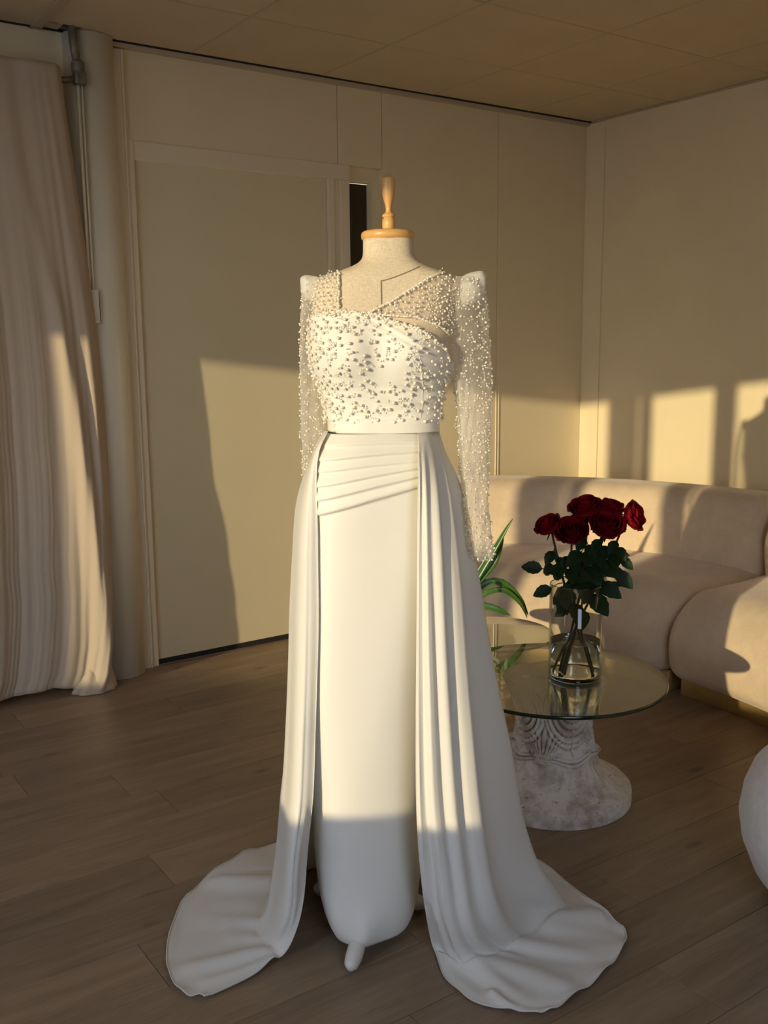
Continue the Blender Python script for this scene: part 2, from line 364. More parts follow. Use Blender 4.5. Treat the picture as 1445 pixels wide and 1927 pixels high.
# back wall
bw = MB(); WT = .12
bw.box(-5.3, 1.50, YB, YB+WT, 0, ZC+.03).box(1.50, 2.572, YB+.03, YB+WT, 2.13, ZC+.03).box(2.572,2.765,YB+.03,YB+WT,2.13,ZC+.03)
bw.box(2.46, 2.572, YB+.03, YB+WT, 0, 2.13).box(2.572,2.765,YB+.03,YB+WT,0,.95).box(2.765, XR+.15, YB+.03, YB+WT, 0, ZC+.03)
wb = bw.build('wall_back', M['wall']); prop(wb, 'cream partition wall behind the dress', kind='structure')
def wpanel(x0,x1,z0,z1,th=.03): 
    o = MB().box(x0+.0016, x1-.0016, YB, YB+th, z0+.0016, z1-.0016).build('wall_panel', M['panel'], wb, bevel=.0012, seg=1); return o
wpanel(1.50,2.518,2.195,ZC); wpanel(2.518,2.765,2.195,ZC); wpanel(2.765,3.490,0,ZC); wpanel(3.490,XR-.004,0,ZC)
wpanel(2.575,2.765,0,.95)
for x in (3.4905,3.5085): MB().box(x-.0035,x+.0035,YB-.0045,YB+.001,0,1.16).build('batten', M['trim'], wb, bevel=.001, seg=1)
# head band, jambs
tr = MB().box(1.528,2.575,YB-.012,YB+.03,2.128,2.196).build('trim_1', M['trim'], bevel=.003); prop(tr,'flat band over the door and the narrow window',kind='structure')
tr = MB().box(1.470,1.500,YB-.022,YB+.02,0,ZC-.03).box(1.4995,1.508,YB-.028,YB+.02,0,ZC-.03).box(1.5075,1.5385,YB-.016,YB+.03,0,2.2).build('trim_2', M['trim'], bevel=.002); prop(tr,'stepped jamb between column and door',kind='structure')
tr = MB().box(2.458,2.490,YB-.012,YB+.03,0,2.13).box(2.490,2.520,YB-.004,YB+.03,0,2.13).box(2.520,2.572,YB-.0115,YB+.03,0,2.1275).build('trim_3', M['trim'], bevel=.002); prop(tr,'jamb between door and narrow window',kind='structure')
# door leaf
dr = empty('door_1', (1.54,YB,0), 'plain cream door leaf behind the dress', kind='structure')
MB().box(1.5400,2.4565,YB+.006,YB+.046,.022,2.1255).build('door_leaf', M['door'], dr, bevel=.002)
th = MB().box(1.54,2.46,YB+.004,YB+.06,-.001,.020).build('door_gap_shade', M['dark']); prop(th,'dark strip painted as shade in the gap under the door',kind='structure')  # near-black strip, the shade below the door leaf put into its colour
# narrow dark window beside the door
wn = empty('window_1', (2.575,YB,0), 'narrow dark window beside the door', kind='structure')
MB().box(2.577,2.7635,YB+.055,YB+.06,.95,2.128).build('pane', M['glassdark'], wn)
MB().box(2.7095,2.7640,YB+.004,YB+.054,.95,2.128).build('side_reveal', M['wall'], wn)
MB().box(2.574,2.7645,YB-.006,YB+.05,.935,.955).build('window_sill', M['trim'], wn)
# right wall and its corner strip
rw = MB().box(XR, XR+WT, -4.6, YB+WT, 0, ZC+.03).build('wall_right', M['wall']); prop(rw,'plain cream wall behind the sofa, sunlit in patches',kind='structure')
tr = MB().box(XR-.010,XR,YB-.135,YB-.001,0,ZC-.012).build('trim_5', M['wall'], bevel=.003); prop(tr,'flat corner strip on the right wall',kind='structure')
bb = MB().box(XR-.012,XR,-4.3,YB-.135,0,.07).build('baseboard_right', M['trim'], bevel=.003); prop(bb,'low cream baseboard behind the sofa',kind='structure')
bb = MB().box(2.765,XR-.012,YB-.012,YB,0,.07).build('baseboard_back', M['trim'], bevel=.003); prop(bb,'low cream baseboard on the back wall',kind='structure')
# rounded column cover beside the curtain
V = []; n = 24
for z in (0.0, ZC-.004):
    for k in range(n+1):
        q = PI + PI*k/n; V.append((1.372+.098*math.cos(q), 3.955+.085*math.sin(q), z))
    V += [(1.470,YB,z),(1.274,YB,z)]
m_ = n+3
F = [(k,(k+1)%m_,m_+(k+1)%m_,m_+k) for k in range(m_)] + [tuple(range(m_))[::-1], tuple(m_+k for k in range(m_))]
col = mesh('column', V, F, M['column']); col['kind']='structure'; col['label']='rounded pale column cover beside the curtain'
for p in col.data.polygons[:n]: p.use_smooth = True

# window wall (behind the camera, the sun comes through it)
SILL, HEAD = .79, 2.18
openings = [(-1.35,-.45),(1.16,1.966),(2.075,2.527),(2.592,2.622),(2.827,4.01)]  # first opening is an unseen extra, added to let in ambient light
ww = MB(); f_ = wf
ww.box(TA,TB,-.04,0,0,SILL,f_).box(TA,TB,-.04,0,HEAD,ZC+.03,f_)
t0 = TA
for a,b in openings: ww.box(t0,a,-.04,0,SILL,HEAD,f_); t0 = b
ww.box(t0,TB,-.04,0,SILL,HEAD,f_)
w0 = ww.build('wall_front', M['wall']); prop(w0,'window wall on the sunny side of the room',kind='structure')
for i,(a,b) in enumerate(openings):
    if b-a < .2: continue
    r = empty('window_%d'%(i+2), wf(a,0,SILL), 'bright unseen window in the sunny wall', kind='structure')
    fm = MB(); e = .03
    fm.box(a-.03,a,-.055,.012,SILL,HEAD,f_).box(b,b+.03,-.055,.012,SILL,HEAD,f_).box(a-.03,b+.03,-.055,.012,SILL-.03,SILL,f_).box(a-.03,b+.03,-.055,.012,HEAD,HEAD+.03,f_)
    fm.build('window_frame', M['trim'], r)
    MB().box(a-.03,b+.03,.012,.10,SILL-.06,SILL-.035,f_).build('window_sill', M['trim'], r, bevel=.003)
gr = MB().box(-30,20,-30,-.3,-.5,-.4,f_).build('ground', M['ground']); prop(gr,'unseen pale paving outside the windows, added for bounced light',kind='structure')  # unseen slab, added so light bounces in through the windows

# curtain rail hanger: pipe from the ceiling, clamp, horizontal rail
pp = empty('curtain_pole', (1.300,3.865,2.36), 'galvanised pipe hanger with clamp above the curtain', 'curtain pole')
MB().tube([(1.287,3.874,2.588),(1.291,3.870,2.50),(1.299,3.862,2.415)], .0155, 16).build('drop_pipe', M['steel'], pp, True)
MB().lathe([(.0,0),(.0215,0),(.024,.005),(.024,.036),(.021,.041),(.0,.041)], (1.300,3.861,2.396), 20).build('pipe_clamp', M['steel'], pp, False)
MB().box(1.281,1.326,3.838,3.884,2.352,2.400).build('elbow_fitting', M['steel'], pp, bevel=.008, seg=3)
for zz in (2.378,2.416): MB().tube([(1.303,3.832,zz),(1.302,3.842,zz)], .0075, 10).build('bolt', M['steel'], pp)
MB().tube([(-.6,3.90,2.368),(1.20,3.90,2.368),(1.262,3.885,2.372),(1.285,3.872,2.374)], .012, 12).build('rail', M['steel'], pp, True)
for q_,r_ in ((1.296,.006),(1.311,.004)): MB().tube([(q_,3.862,2.354),(q_+.002,3.866,.9)], r_, 8).build('draw_rod', M['column'], pp, True)
sw = empty('light_switch', (1.325,3.868,1.53), 'small white wall switch plate half behind the curtain edge', 'switch')
MB().box(1.296,1.328,3.850,3.884,1.47,1.60).build('switch_plate', M['white_plastic'], sw, bevel=.003)
MB().box(1.3265,1.330,3.852,3.862,1.475,1.595).build('switch_edge', M['chip'], sw)

# curtain: hanging sheet with folds, gathering out to the right, hem over the floor
nc, nr = 420, 130; V = np.zeros((nr,nc,3))
def n1(x, seed):
    "smooth 1-D noise in -1..1"
    r = np.random.default_rng(seed).uniform(-1,1,600); i = np.floor(x).astype(int); f = x-i; f = f*f*(3-2*f); i = i % 599
    return r[i]*(1-f)+r[i+1]*f
edge = np.array([(2.40,1.235),(2.30,1.243),(2.0,1.272),(1.5,1.318),(1.2,1.330),(.86,1.333),(.4,1.325),(.2,1.312),(.09,1.290),(.03,1.262)])
for i in range(nr):
    v = i/(nr-1); z = 2.405*(1-v)+.028*v
    xe = np.interp(-z, -edge[:,0], edge[:,1]); x0 = -.25
    s = np.linspace(0,1,nc); x = x0 + (xe-x0)*s
    X = s*1.5
    y = 3.815 + .026*n1(X*8.5+.35*v,1)*(1-.25*v) + .010*n1(X*19+.8*v,2)*(.5+.5*v) + .0042*n1(X*47+1.5*v+n1(X*6,5),3)*np.clip(.2+v*1.3,0,1)
    y += .0016*n1(X*120+5*v+.5*n1(np.full(nc,v*14.),6),4)*np.clip(v*2-.4,0,1)
    y -= .055*gauss(s,.865+.10*v-.03*(1-v)**2,.016+.010*v)*np.clip((v-.12)*1.6,0,1)        # the bold fold the sun catches
    y -= .020*gauss(s,.945+.03*v,.012)*np.clip(v*1.8,0,1)
    y += .05*np.clip((s-.975)/.025,0,1)**1.5
    hem = np.interp(x,[-.25,.4,.86,1.05,1.15,1.262],[.03,.03,.035,.04,.02,.012])
    zz = np.full(nc, z)
    zz = 2.405 + (zz-2.405)*(2.405-hem)/(2.405-.028)
    V[i] = np.stack([x,y,zz],1)
cur = mesh('curtain', V, grid_faces(nr,nc), M['curtain'], None, True)
prop(cur,'floor-length blush linen curtain hanging in soft folds beside the column','curtain')
s_ = cur.modifiers.new('solid','SOLIDIFY'); s_.thickness = .0016
# turned-up hem corner lying on the floor
nr2,nc2 = 22,40; V=np.zeros((nr2,nc2,3))
for i in range(nr2):
    for k in range(nc2):
        a=i/(nr2-1); b=k/(nc2-1); q=-PI*.02-PI*.98*b; R_=(.30+.70*a)
        x=1.205+.092*R_*math.cos(q)*(1+.05*math.sin(k*.9)); yy=3.825+.075*R_*math.sin(q)*(1+.06*math.sin(k*.7+1))
        z=.004+.135*(1-a**1.6)*(1-.25*b)+.008*math.sin(b*16+a*5)*a*(1-a)*3
        V[i,k]=(x+.03*(1-a),yy,z)
o = mesh('hem_fold', V, grid_faces(nr2,nc2), M['curtain'], cur, True); o.modifiers.new('s','SOLIDIFY').thickness=.0018
RAILS = [
  ([(-0.0578, -0.085, 1.1974), (-0.0771, -0.105, 1.1545), (-0.0835, -0.115, 1.096), (-0.0828, -0.122, 1.0062), (-0.0834, -0.125, 0.9182), (-0.0848, -0.128, 0.7857), (-0.0909, -0.13, 0.6481), (-0.0964, -0.135, 0.5408), (-0.1035, -0.145, 0.4023), (-0.1173, -0.155, 0.2862), (-0.1291, -0.16, 0.166), (-0.1492, -0.155, 0.0781)],
   [(-0.184, -0.1436, 0.006), (-0.2484, -0.2034, 0.006), (-0.3375, -0.2693, 0.006)]),
  ([(-0.0616, -0.07, 1.1951), (-0.0867, -0.09, 1.153), (-0.1008, -0.105, 1.0949), (-0.1101, -0.115, 1.0053), (-0.1153, -0.12, 0.9176), (-0.1203, -0.125, 0.7855), (-0.1255, -0.13, 0.6487), (-0.1308, -0.14, 0.5436), (-0.1393, -0.15, 0.4055), (-0.1504, -0.18, 0.3005), (-0.1656, -0.16, 0.1669), (-0.1832, -0.14, 0.0903)],
   [(-0.2173, -0.0903, 0.006), (-0.3002, -0.1618, 0.006), (-0.3992, -0.2387, 0.006)]),
  ([(-0.064, -0.03, 1.194), (-0.0805, 0.0, 1.1693), (-0.099, 0.0, 1.1294), (-0.1201, 0.0, 1.0809), (-0.137, 0.0, 1.0164), (-0.1468, 0.0, 0.9085), (-0.1557, -0.0, 0.79), (-0.1631, 0.0, 0.6414), (-0.1732, 0.0, 0.487), (-0.1805, -0.0, 0.3953), (-0.1883, -0.0, 0.3345), (-0.2019, 0.0, 0.2044), (-0.2141, -0.0, 0.1255), (-0.2234, 0.0, 0.0651)],
   [(-0.2417, -0.0002, 0.006), (-0.3248, -0.0651, 0.006), (-0.4484, -0.1106, 0.006)]),
  ([(-0.04, 0.06, 1.19), (-0.1, 0.09, 1.0), (-0.125, 0.12, 0.7), (-0.15, 0.155, 0.35), (-0.165, 0.175, 0.1)],
   [(-0.2, 0.2, 0.006), (-0.33, 0.2, 0.006), (-0.445, 0.11, 0.006)]),
  ([(0.0, 0.1, 1.19), (-0.03, 0.14, 1.0), (-0.05, 0.18, 0.6), (-0.07, 0.19, 0.2), (-0.08, 0.2, 0.08)],
   [(-0.12, 0.24, 0.006), (-0.24, 0.27, 0.006), (-0.3494, 0.296, 0.006)]),
  ([(0.063, 0.11, 1.19), (0.07, 0.15, 0.9), (0.07, 0.2, 0.4), (0.06, 0.21, 0.08)],
   [(0.04, 0.25, 0.006), (-0.1, 0.33, 0.006), (-0.21, 0.385, 0.006)]),
  ([(0.12, 0.1, 1.19), (0.15, 0.14, 0.9), (0.17, 0.19, 0.4), (0.18, 0.2, 0.08)],
   [(0.2, 0.25, 0.006), (0.24, 0.33, 0.006), (0.27, 0.42, 0.006)]),
  ([(0.16, 0.06, 1.19), (0.21, 0.1, 0.9), (0.25, 0.15, 0.4), (0.28, 0.17, 0.08)],
   [(0.32, 0.2, 0.006), (0.4, 0.24, 0.006), (0.4647, 0.2617, 0.006)]),
  ([(0.1856, 0.0, 1.1851), (0.1999, -0.0, 1.1376), (0.2226, 0.0, 1.0837), (0.2383, 0.0, 1.0257), (0.2507, 0.0, 0.9404), (0.2644, 0.0, 0.8824), (0.2783, 0.0, 0.8027), (0.2899, 0.0, 0.722), (0.3054, -0.0, 0.6325), (0.325, 0.0, 0.5353), (0.346, 0.0, 0.4365), (0.3652, 0.0, 0.3189), (0.3841, -0.0, 0.2347), (0.4122, 0.0, 0.1533), (0.444, 0.0, 0.0958)],
   [(0.4997, 0.0535, 0.006), (0.5393, 0.0239, 0.006), (0.5958, -0.0014, 0.006)]),
  ([(0.1722, -0.05, 1.1861), (0.19, -0.07, 1.1245), (0.2056, -0.09, 1.023), (0.2213, -0.11, 0.8631), (0.2375, -0.13, 0.6295), (0.26, -0.15, 0.3962), (0.2861, -0.16, 0.219), (0.3159, -0.15, 0.122)],
   [(0.3778, -0.0789, 0.006), (0.493, -0.0964, 0.006), (0.6155, -0.0997, 0.006)]),
  ([(0.155, -0.08, 1.1889), (0.1639, -0.11, 1.1295), (0.1718, -0.15, 0.9883), (0.1807, -0.18, 0.7076), (0.1963, -0.2, 0.4218), (0.2166, -0.21, 0.2369), (0.237, -0.21, 0.1167)],
   [(0.2927, -0.1524, 0.006), (0.3978, -0.2049, 0.006), (0.5279, -0.2254, 0.006)]),
  ([(0.1429, -0.09, 1.1899), (0.1423, -0.13, 1.1321), (0.1432, -0.16, 0.9906), (0.1439, -0.19, 0.7116), (0.1499, -0.21, 0.4277), (0.167, -0.21, 0.2506), (0.185, -0.205, 0.1214)],
   [(0.2234, -0.1785, 0.006), (0.2944, -0.2644, 0.006), (0.4139, -0.3264, 0.006)]),
  ([(0.1324, -0.095, 1.1904), (0.1323, -0.13, 1.149), (0.1297, -0.15, 1.0801), (0.1271, -0.165, 0.9352), (0.1229, -0.185, 0.7104), (0.1203, -0.2, 0.5629), (0.1203, -0.21, 0.4017), (0.1274, -0.2, 0.2684), (0.1408, -0.17, 0.1404)],
   [(0.1614, -0.1026, 0.006), (0.1764, -0.2104, 0.006), (0.2039, -0.2624, 0.006), (0.2458, -0.3126, 0.006), (0.3569, -0.3506, 0.006)]),
]
# rows: height, left, right, front, back (dress-local metres)
TORSO = [
  (1.6024, 0.0225, 0.1297, -0.0500, 0.0550),
  (1.5681, 0.0220, 0.1307, -0.0500, 0.0550),
  (1.5569, 0.0207, 0.1329, -0.0530, 0.0570),
  (1.5502, 0.0161, 0.1420, -0.0570, 0.0600),
  (1.5435, 0.0046, 0.1524, -0.0600, 0.0640),
  (1.5368, -0.0138, 0.1696, -0.0630, 0.0670),
  (1.5301, -0.0368, 0.1925, -0.0670, 0.0700),
  (1.5234, -0.0620, 0.2201, -0.0700, 0.0720),
  (1.5144, -0.0736, 0.2270, -0.0730, 0.0740),
  (1.4931, -0.0809, 0.2224, -0.0800, 0.0800),
  (1.4650, -0.0871, 0.2153, -0.0900, 0.0850),
  (1.4310, -0.0899, 0.2115, -0.1020, 0.0880),
  (1.3970, -0.0916, 0.2099, -0.1150, 0.0900),
  (1.3630, -0.0910, 0.2086, -0.1200, 0.0900),
  (1.3288, -0.0873, 0.2043, -0.1130, 0.0880),
  (1.2861, -0.0710, 0.1920, -0.0980, 0.0830),
  (1.2418, -0.0591, 0.1830, -0.0870, 0.0800),
  (1.2007, -0.0576, 0.1820, -0.0800, 0.0780),
  (1.1653, -0.0524, 0.1762, -0.0700, 0.0700),
]
BODICE = [
  (1.4480, -0.0908, 0.2128, -0.1000, 0.0900),
  (1.4310, -0.0922, 0.2138, -0.1060, 0.0920),
  (1.3970, -0.0938, 0.2122, -0.1200, 0.0940),
  (1.3630, -0.0933, 0.2108, -0.1260, 0.0940),
  (1.3288, -0.0895, 0.2064, -0.1200, 0.0920),
  (1.2861, -0.0732, 0.1942, -0.1050, 0.0880),
  (1.2418, -0.0614, 0.1853, -0.0930, 0.0850),
  (1.2172, -0.0596, 0.1831, -0.0890, 0.0840),
]
BAND = [
  (1.2219, -0.0607, 0.1842, -0.0920, 0.0870),
  (1.1914, -0.0601, 0.1866, -0.0930, 0.0880),
  (1.1867, -0.0614, 0.1878, -0.0920, 0.0880),
]
TUBE = [
  (1.2008, -0.0564, 0.1807, -0.0890, 0.0830),
  (1.1869, -0.0636, 0.1853, -0.0940, 0.0850),
  (1.1423, -0.0903, 0.1994, -0.1050, 0.0950),
  (1.0791, -0.1034, 0.2115, -0.1150, 0.1080),
  (1.0104, -0.1097, 0.2167, -0.1180, 0.1150),
  (0.9056, -0.1121, 0.2146, -0.1200, 0.1180),
  (0.7474, -0.1143, 0.1856, -0.1200, 0.1150),
  (0.5884, -0.1164, 0.1633, -0.1200, 0.1100),
  (0.4327, -0.1161, 0.1531, -0.1200, 0.1100),
  (0.3268, -0.1121, 0.1479, -0.1200, 0.1100),
  (0.2463, -0.1101, 0.1452, -0.1200, 0.1100),
  (0.1926, -0.1061, 0.1437, -0.1220, 0.1100),
  (0.1386, -0.1009, 0.1397, -0.1240, 0.1100),
  (0.0867, -0.0891, 0.1341, -0.1250, 0.1000),
  (0.0550, -0.0782, 0.1248, -0.1240, 0.0900),
  (0.0333, -0.0671, 0.1131, -0.1200, 0.0800),
]
SLEEVE_R = [
  (1.5174, 0.2126, 0.2667, -0.0450, 0.0350),
  (1.5083, 0.2032, 0.2768, -0.0600, 0.0450),
  (1.4668, 0.1964, 0.2863, -0.0650, 0.0500),
  (1.4296, 0.1967, 0.2904, -0.0600, 0.0500),
  (1.3841, 0.1991, 0.2932, -0.0550, 0.0450),
  (1.3244, 0.2120, 0.2984, -0.0500, 0.0400),
  (1.2505, 0.2245, 0.2995, -0.0500, 0.0300),
  (1.2005, 0.2268, 0.2973, -0.0500, 0.0250),
  (1.1098, 0.2308, 0.2944, -0.0550, 0.0100),
  (1.0408, 0.2385, 0.2904, -0.0600, 0.0000),
  (0.9704, 0.2439, 0.2960, -0.0650, -0.0100),
  (0.9244, 0.2472, 0.3028, -0.0700, -0.0150),
  (0.9116, 0.2529, 0.3050, -0.0700, -0.0200),
  (0.9019, 0.2659, 0.2979, -0.0600, -0.0300),
]
SLEEVE_L = [
  (1.5183, -0.0992, -0.0418, -0.0300, 0.0500),
  (1.5094, -0.1051, -0.0396, -0.0400, 0.0600),
  (1.4771, -0.1108, -0.0496, -0.0350, 0.0700),
  (1.4332, -0.1158, -0.0623, -0.0200, 0.0750),
  (1.3874, -0.1186, -0.0728, -0.0000, 0.0750),
  (1.3174, -0.1205, -0.0756, 0.0100, 0.0750),
  (1.2512, -0.1210, -0.0734, 0.0150, 0.0750),
  (1.1746, -0.1205, -0.0702, 0.0200, 0.0750),
  (1.1022, -0.1197, -0.0715, 0.0250, 0.0700),
  (1.0412, -0.1163, -0.0775, 0.0300, 0.0650),
]

# ------------------------------------------------------------------ dress form and dress
G = np.array([1.185,1.815,0.]); DV = np.array([.54706,.83709,0.]); RU = np.array([DV[1],-DV[0],0.])
def W3(P): P = np.asarray(P,float).reshape(-1,3); return G + P[:,:1]*RU + P[:,1:2]*DV + P[:,2:]*np.array([0,0,1.])
def resample_rows(rows, zs, soft=.018):
    r = np.array(sorted(rows)); zf = np.linspace(r[0,0],r[-1,0],900); out=[np.asarray(zs,float)]
    k0 = np.hanning(2*max(2,int(soft/(zf[1]-zf[0])))+1); k0 /= k0.sum(); h = len(k0)//2
    for k in range(1,5):
        f = np.interp(zf,r[:,0],r[:,k]); g = np.concatenate([2*f[0]-f[h:0:-1], f, 2*f[-1]-f[-2:-h-2:-1]])
        out.append(np.interp(zs, zf, np.convolve(g,k0,'valid')))
    return np.stack(out,1)
def section(row, q, ex=2.2):
    z,l,r,wf_,wb_ = row; c,s = np.cos(q), np.sin(q)
    cu=(l+r)/2; ru=(r-l)/2; cw=(wf_+wb_)/2; rw_=(wb_-wf_)/2
    return cu+ru*np.sign(c)*np.abs(c)**(2/ex), cw+rw_*np.sign(s)*np.abs(s)**(2/ex), z
def loft(rows, zs, nq=96, ex=2.2, disp=None):
    R = resample_rows(rows, zs); q = np.linspace(0,2*PI,nq,endpoint=False)
    V = np.zeros((len(zs),nq,3))
    for i,row in enumerate(R):
        u,w_,z = section(row,q,ex); V[i,:,0]=u; V[i,:,1]=w_; V[i,:,2]=z
    if disp is not None: V = disp(V,q)
    return V
form = empty('dress_form', (G[0]+.064*RU[0],G[1]+.064*RU[1],0), 'linen-covered dressmaker form with beech neck cap wearing the white gown', 'mannequin')
gown = empty('wedding_dress', (G[0]+.064*RU[0],G[1]+.064*RU[1],0), 'long-sleeved ivory wedding gown with pearl bodice and open overskirt train', 'dress')
# torso with bust
def bust(V,q):
    u,w_,z = V[...,0],V[...,1],V[...,2]; fr = (w_<-.02)
    for cu in (-.012,.118):
        V[...,1] -= .022*gauss(u,cu,.055)*gauss(z,1.355,.062)*fr
    V[...,1] += .010*gauss(u,.053,.03)*gauss(z,1.36,.05)*fr
    return V
zs = np.linspace(1.172,1.597,70); Vt = loft(TORSO,zs,96,2.75,bust)
Vf = W3(Vt); nq=96
Fc = grid_faces(70,96,True)+[tuple(range(96))[::-1], tuple(69*96+k for k in range(96))]
mesh('torso', Vf, Fc, M['linen'], form, True)
# seams on the form
def front_pt(u,z,off=.0012):
    i = np.clip(np.searchsorted(zs,z),1,69); row = Vt[i]*((z-zs[i-1])/(zs[i]-zs[i-1])) + Vt[i-1]*((zs[i]-z)/(zs[i]-zs[i-1]))
    f = row[row[:,1] < np.mean(row[:,1])]; f = f[np.argsort(f[:,0])]
    return (u, np.interp(u,f[:,0],f[:,1])-off, z)
seam = [front_pt(.058,z) for z in np.linspace(1.40,1.507,14)]
MB().tube(W3(seam),.0011,6).build('seam', M['linen_seam'], form)
sm2 = [front_pt(u,z) for u,z in zip(np.linspace(.058,.140,14), 1.507+.030*(np.linspace(0,1,14))**1.3)]
MB().tube(W3(sm2),.0011,6).build('seam', M['linen_seam'], form)
nc_ = W3([(.0755,.002,0)])[0]
cap = MB().lathe([(0,1.596),(.052,1.596),(.0565,1.599),(.0575,1.606),(.0560,1.612),(.050,1.6155),(.0,1.617)],(nc_[0],nc_[1],0),48).build('neck_cap', M['beech'], form, True)
hd = MB().lathe([(0,1.614),(.0112,1.614),(.0125,1.617),(.0138,1.623),(.0142,1.630),(.0138,1.637),(.0120,1.6415),(.0108,1.6425),(.0112,1.6432),(.0140,1.6455),(.0145,1.6475),(.0138,1.6492),(.0100,1.6515),(.0068,1.655),(.0060,1.659),(.0064,1.664),(.0078,1.671),(.0105,1.680),(.0130,1.691),(.0142,1.702),(.0147,1.714),(.0144,1.7225),(.0136,1.7245),(.0085,1.7262),(.0062,1.7300),(0,1.7315)],(nc_[0]+.002,nc_[1]-.001,0),28).build('turned_handle', M['beech'], form, True)
# pole and three curved legs
pc = W3([(.03,.0,0)])[0]
MB().tube([(pc[0],pc[1],.15),(pc[0],pc[1],1.05)],.016,16).build('pole', M['leg_white'], form, True)
for (u,w_) in ((-.0263,-.1962),(-.112,.125),(.152,.045)):
    P = [(.03,.0,.19),(.03*.8+u*.2,w_*.2,.150),(.03*.55+u*.45,w_*.45,.085),(.03*.25+u*.75,w_*.75,.038),(u,w_,.021),(u*1.04,w_*1.035,.020)]
    S = spline(P,26); rr = np.r_[np.linspace(.021,.019,16), np.linspace(.019,.0195,7), [.0182,.0155,.008]]
    S[:,2] = np.maximum(S[:,2], rr+.0005)
    lg = MB().tube(W3(S), list(rr), 16).build('leg', M['leg_white'], form, True)
    if w_ < -.1:
        MB().add(W3([(u-.003,w_+.012,.0416),(u+.003,w_+.010,.0416),(u+.003,w_+.017,.043),(u-.001,w_+.018,.0430),(u-.002,w_+.023,.0445)]),[(0,1,2,3),(0,3,4)]).build('paint_chip', M['chip'], lg)

# bodice: follows the form, a few millimetres off it, up to the slanting satin edge
def bodice_top(u):
    "height of the satin edge at the front, by u"
    return np.interp(u,[-.10,-.07,-.04,.0,.040,.062,.086,.1265,.155,.19,.207,.22],[1.432,1.440,1.445,1.444,1.437,1.430,1.421,1.410,1.393,1.366,1.335,1.31])
NB = 170; Rt = resample_rows(TORSO, np.linspace(1.20,1.50,241)); Vtab = np.zeros((241,NB,3)); qb = np.linspace(0,2*PI,NB,endpoint=False)
for i,row in enumerate(Rt):
    u,w_,z = section(row,qb,2.75); Vtab[i,:,0]=u; Vtab[i,:,1]=w_; Vtab[i,:,2]=z
Vtab = bust(Vtab,qb)
Vb = np.zeros((100,NB,3)); ztab = np.linspace(1.20,1.50,241)
for k in range(NB):
    u0 = np.interp(1.42,ztab,Vtab[:,k,0]); w0 = np.interp(1.42,ztab,Vtab[:,k,1]); fr = np.clip((-w0+.01)/.04,0,1); top = bodice_top(u0)*fr+1.36*(1-fr)
    z = 1.214+(top-1.214)*np.linspace(0,1,100); Vb[:,k,0]=np.interp(z,ztab,Vtab[:,k,0]); Vb[:,k,1]=np.interp(z,ztab,Vtab[:,k,1]); Vb[:,k,2]=z
cen_ = Vb.mean(1,keepdims=True); nn_ = Vb-cen_; nn_[...,2]=0; nn_/=np.linalg.norm(nn_,axis=2,keepdims=True)
u_,z_ = Vb[...,0],Vb[...,2]; fr_ = (Vb[...,1]<.0)
d = .0050 + .0014*np.sin((z_+u_*.35)*150+3*np.sin(u_*22))*gauss(z_,1.26,.05)*fr_
for a_,h_ in ((1.425,.0035),(1.408,.003),(1.392,.0025)): d = d + h_*gauss(z_-(a_-(u_-.05)*.62),0,.0045)*np.clip((u_-.02)/.02,0,1)*np.clip((.16-u_)/.04,0,1)*fr_
Vb = Vb + nn_*d[...,None]
bod = mesh('bodice', W3(Vb), grid_faces(100,NB,True), M['satin'], gown, True); bod.modifiers.new('s','SOLIDIFY').thickness=.0015
sq = [Vb[i, np.argmin(np.abs(Vb[i,:,0]-(.138+.006*math.sin(i/20)))+10*(Vb[i,:,1]>0))]+np.array([0,-.0006,0]) for i in range(2,72,3)]
MB().tube(W3(sq),.0007,5).build('princess_seam', M['satin'], bod)

# yoke: sheer tulle over the linen, left strap and right diagonal piece
def surf_front(u,z,off):
    p = front_pt(u, z, off); return p
def neck_low(u): # lower outline of the yoke
    return np.interp(u,[-.10,-.035,-.03,.03,.05,.08,.13,.18,.215],[1.40,1.43,1.436,1.438,1.437,1.4345,1.431,1.412,1.385])
def yoke(ul,ur,lo,hi,name,nu=46,nv=30):
    V=[]
    for i in range(nv):
        b=i/(nv-1)
        for k in range(nu):
            a=k/(nu-1); u=ul(b)+(ur(b)-ul(b))*a; z=lo(u)+(hi(u)-lo(u))*b
            V.append(surf_front(u,min(z,1.560),.0045))
    return V
hiL = lambda u: np.interp(u,[-.10,-.075,-.05,-.032],[1.512,1.520,1.528,1.531])
VL = yoke(lambda b:-.084-.004*b, lambda b:-.030, lambda u: 1.435, hiL, 'y')
yl = mesh('yoke', W3(VL), grid_faces(30,46), M['tulle_yoke'], gown, True); yl['label']='narrow sheer beaded strap on the left shoulder'
hiR = lambda u: np.interp(u,[.028,.075,.12,.16,.190,.215],[1.440,1.462,1.490,1.514,1.526,1.519])
VR = yoke(lambda b:.030, lambda b:.205+.006*b, neck_low, hiR, 'y', 70, 34)
yr = mesh('yoke', W3(VR), grid_faces(34,70), M['tulle_yoke'], gown, True); yr['label']='sheer diagonal beaded yoke running up to the right shoulder'

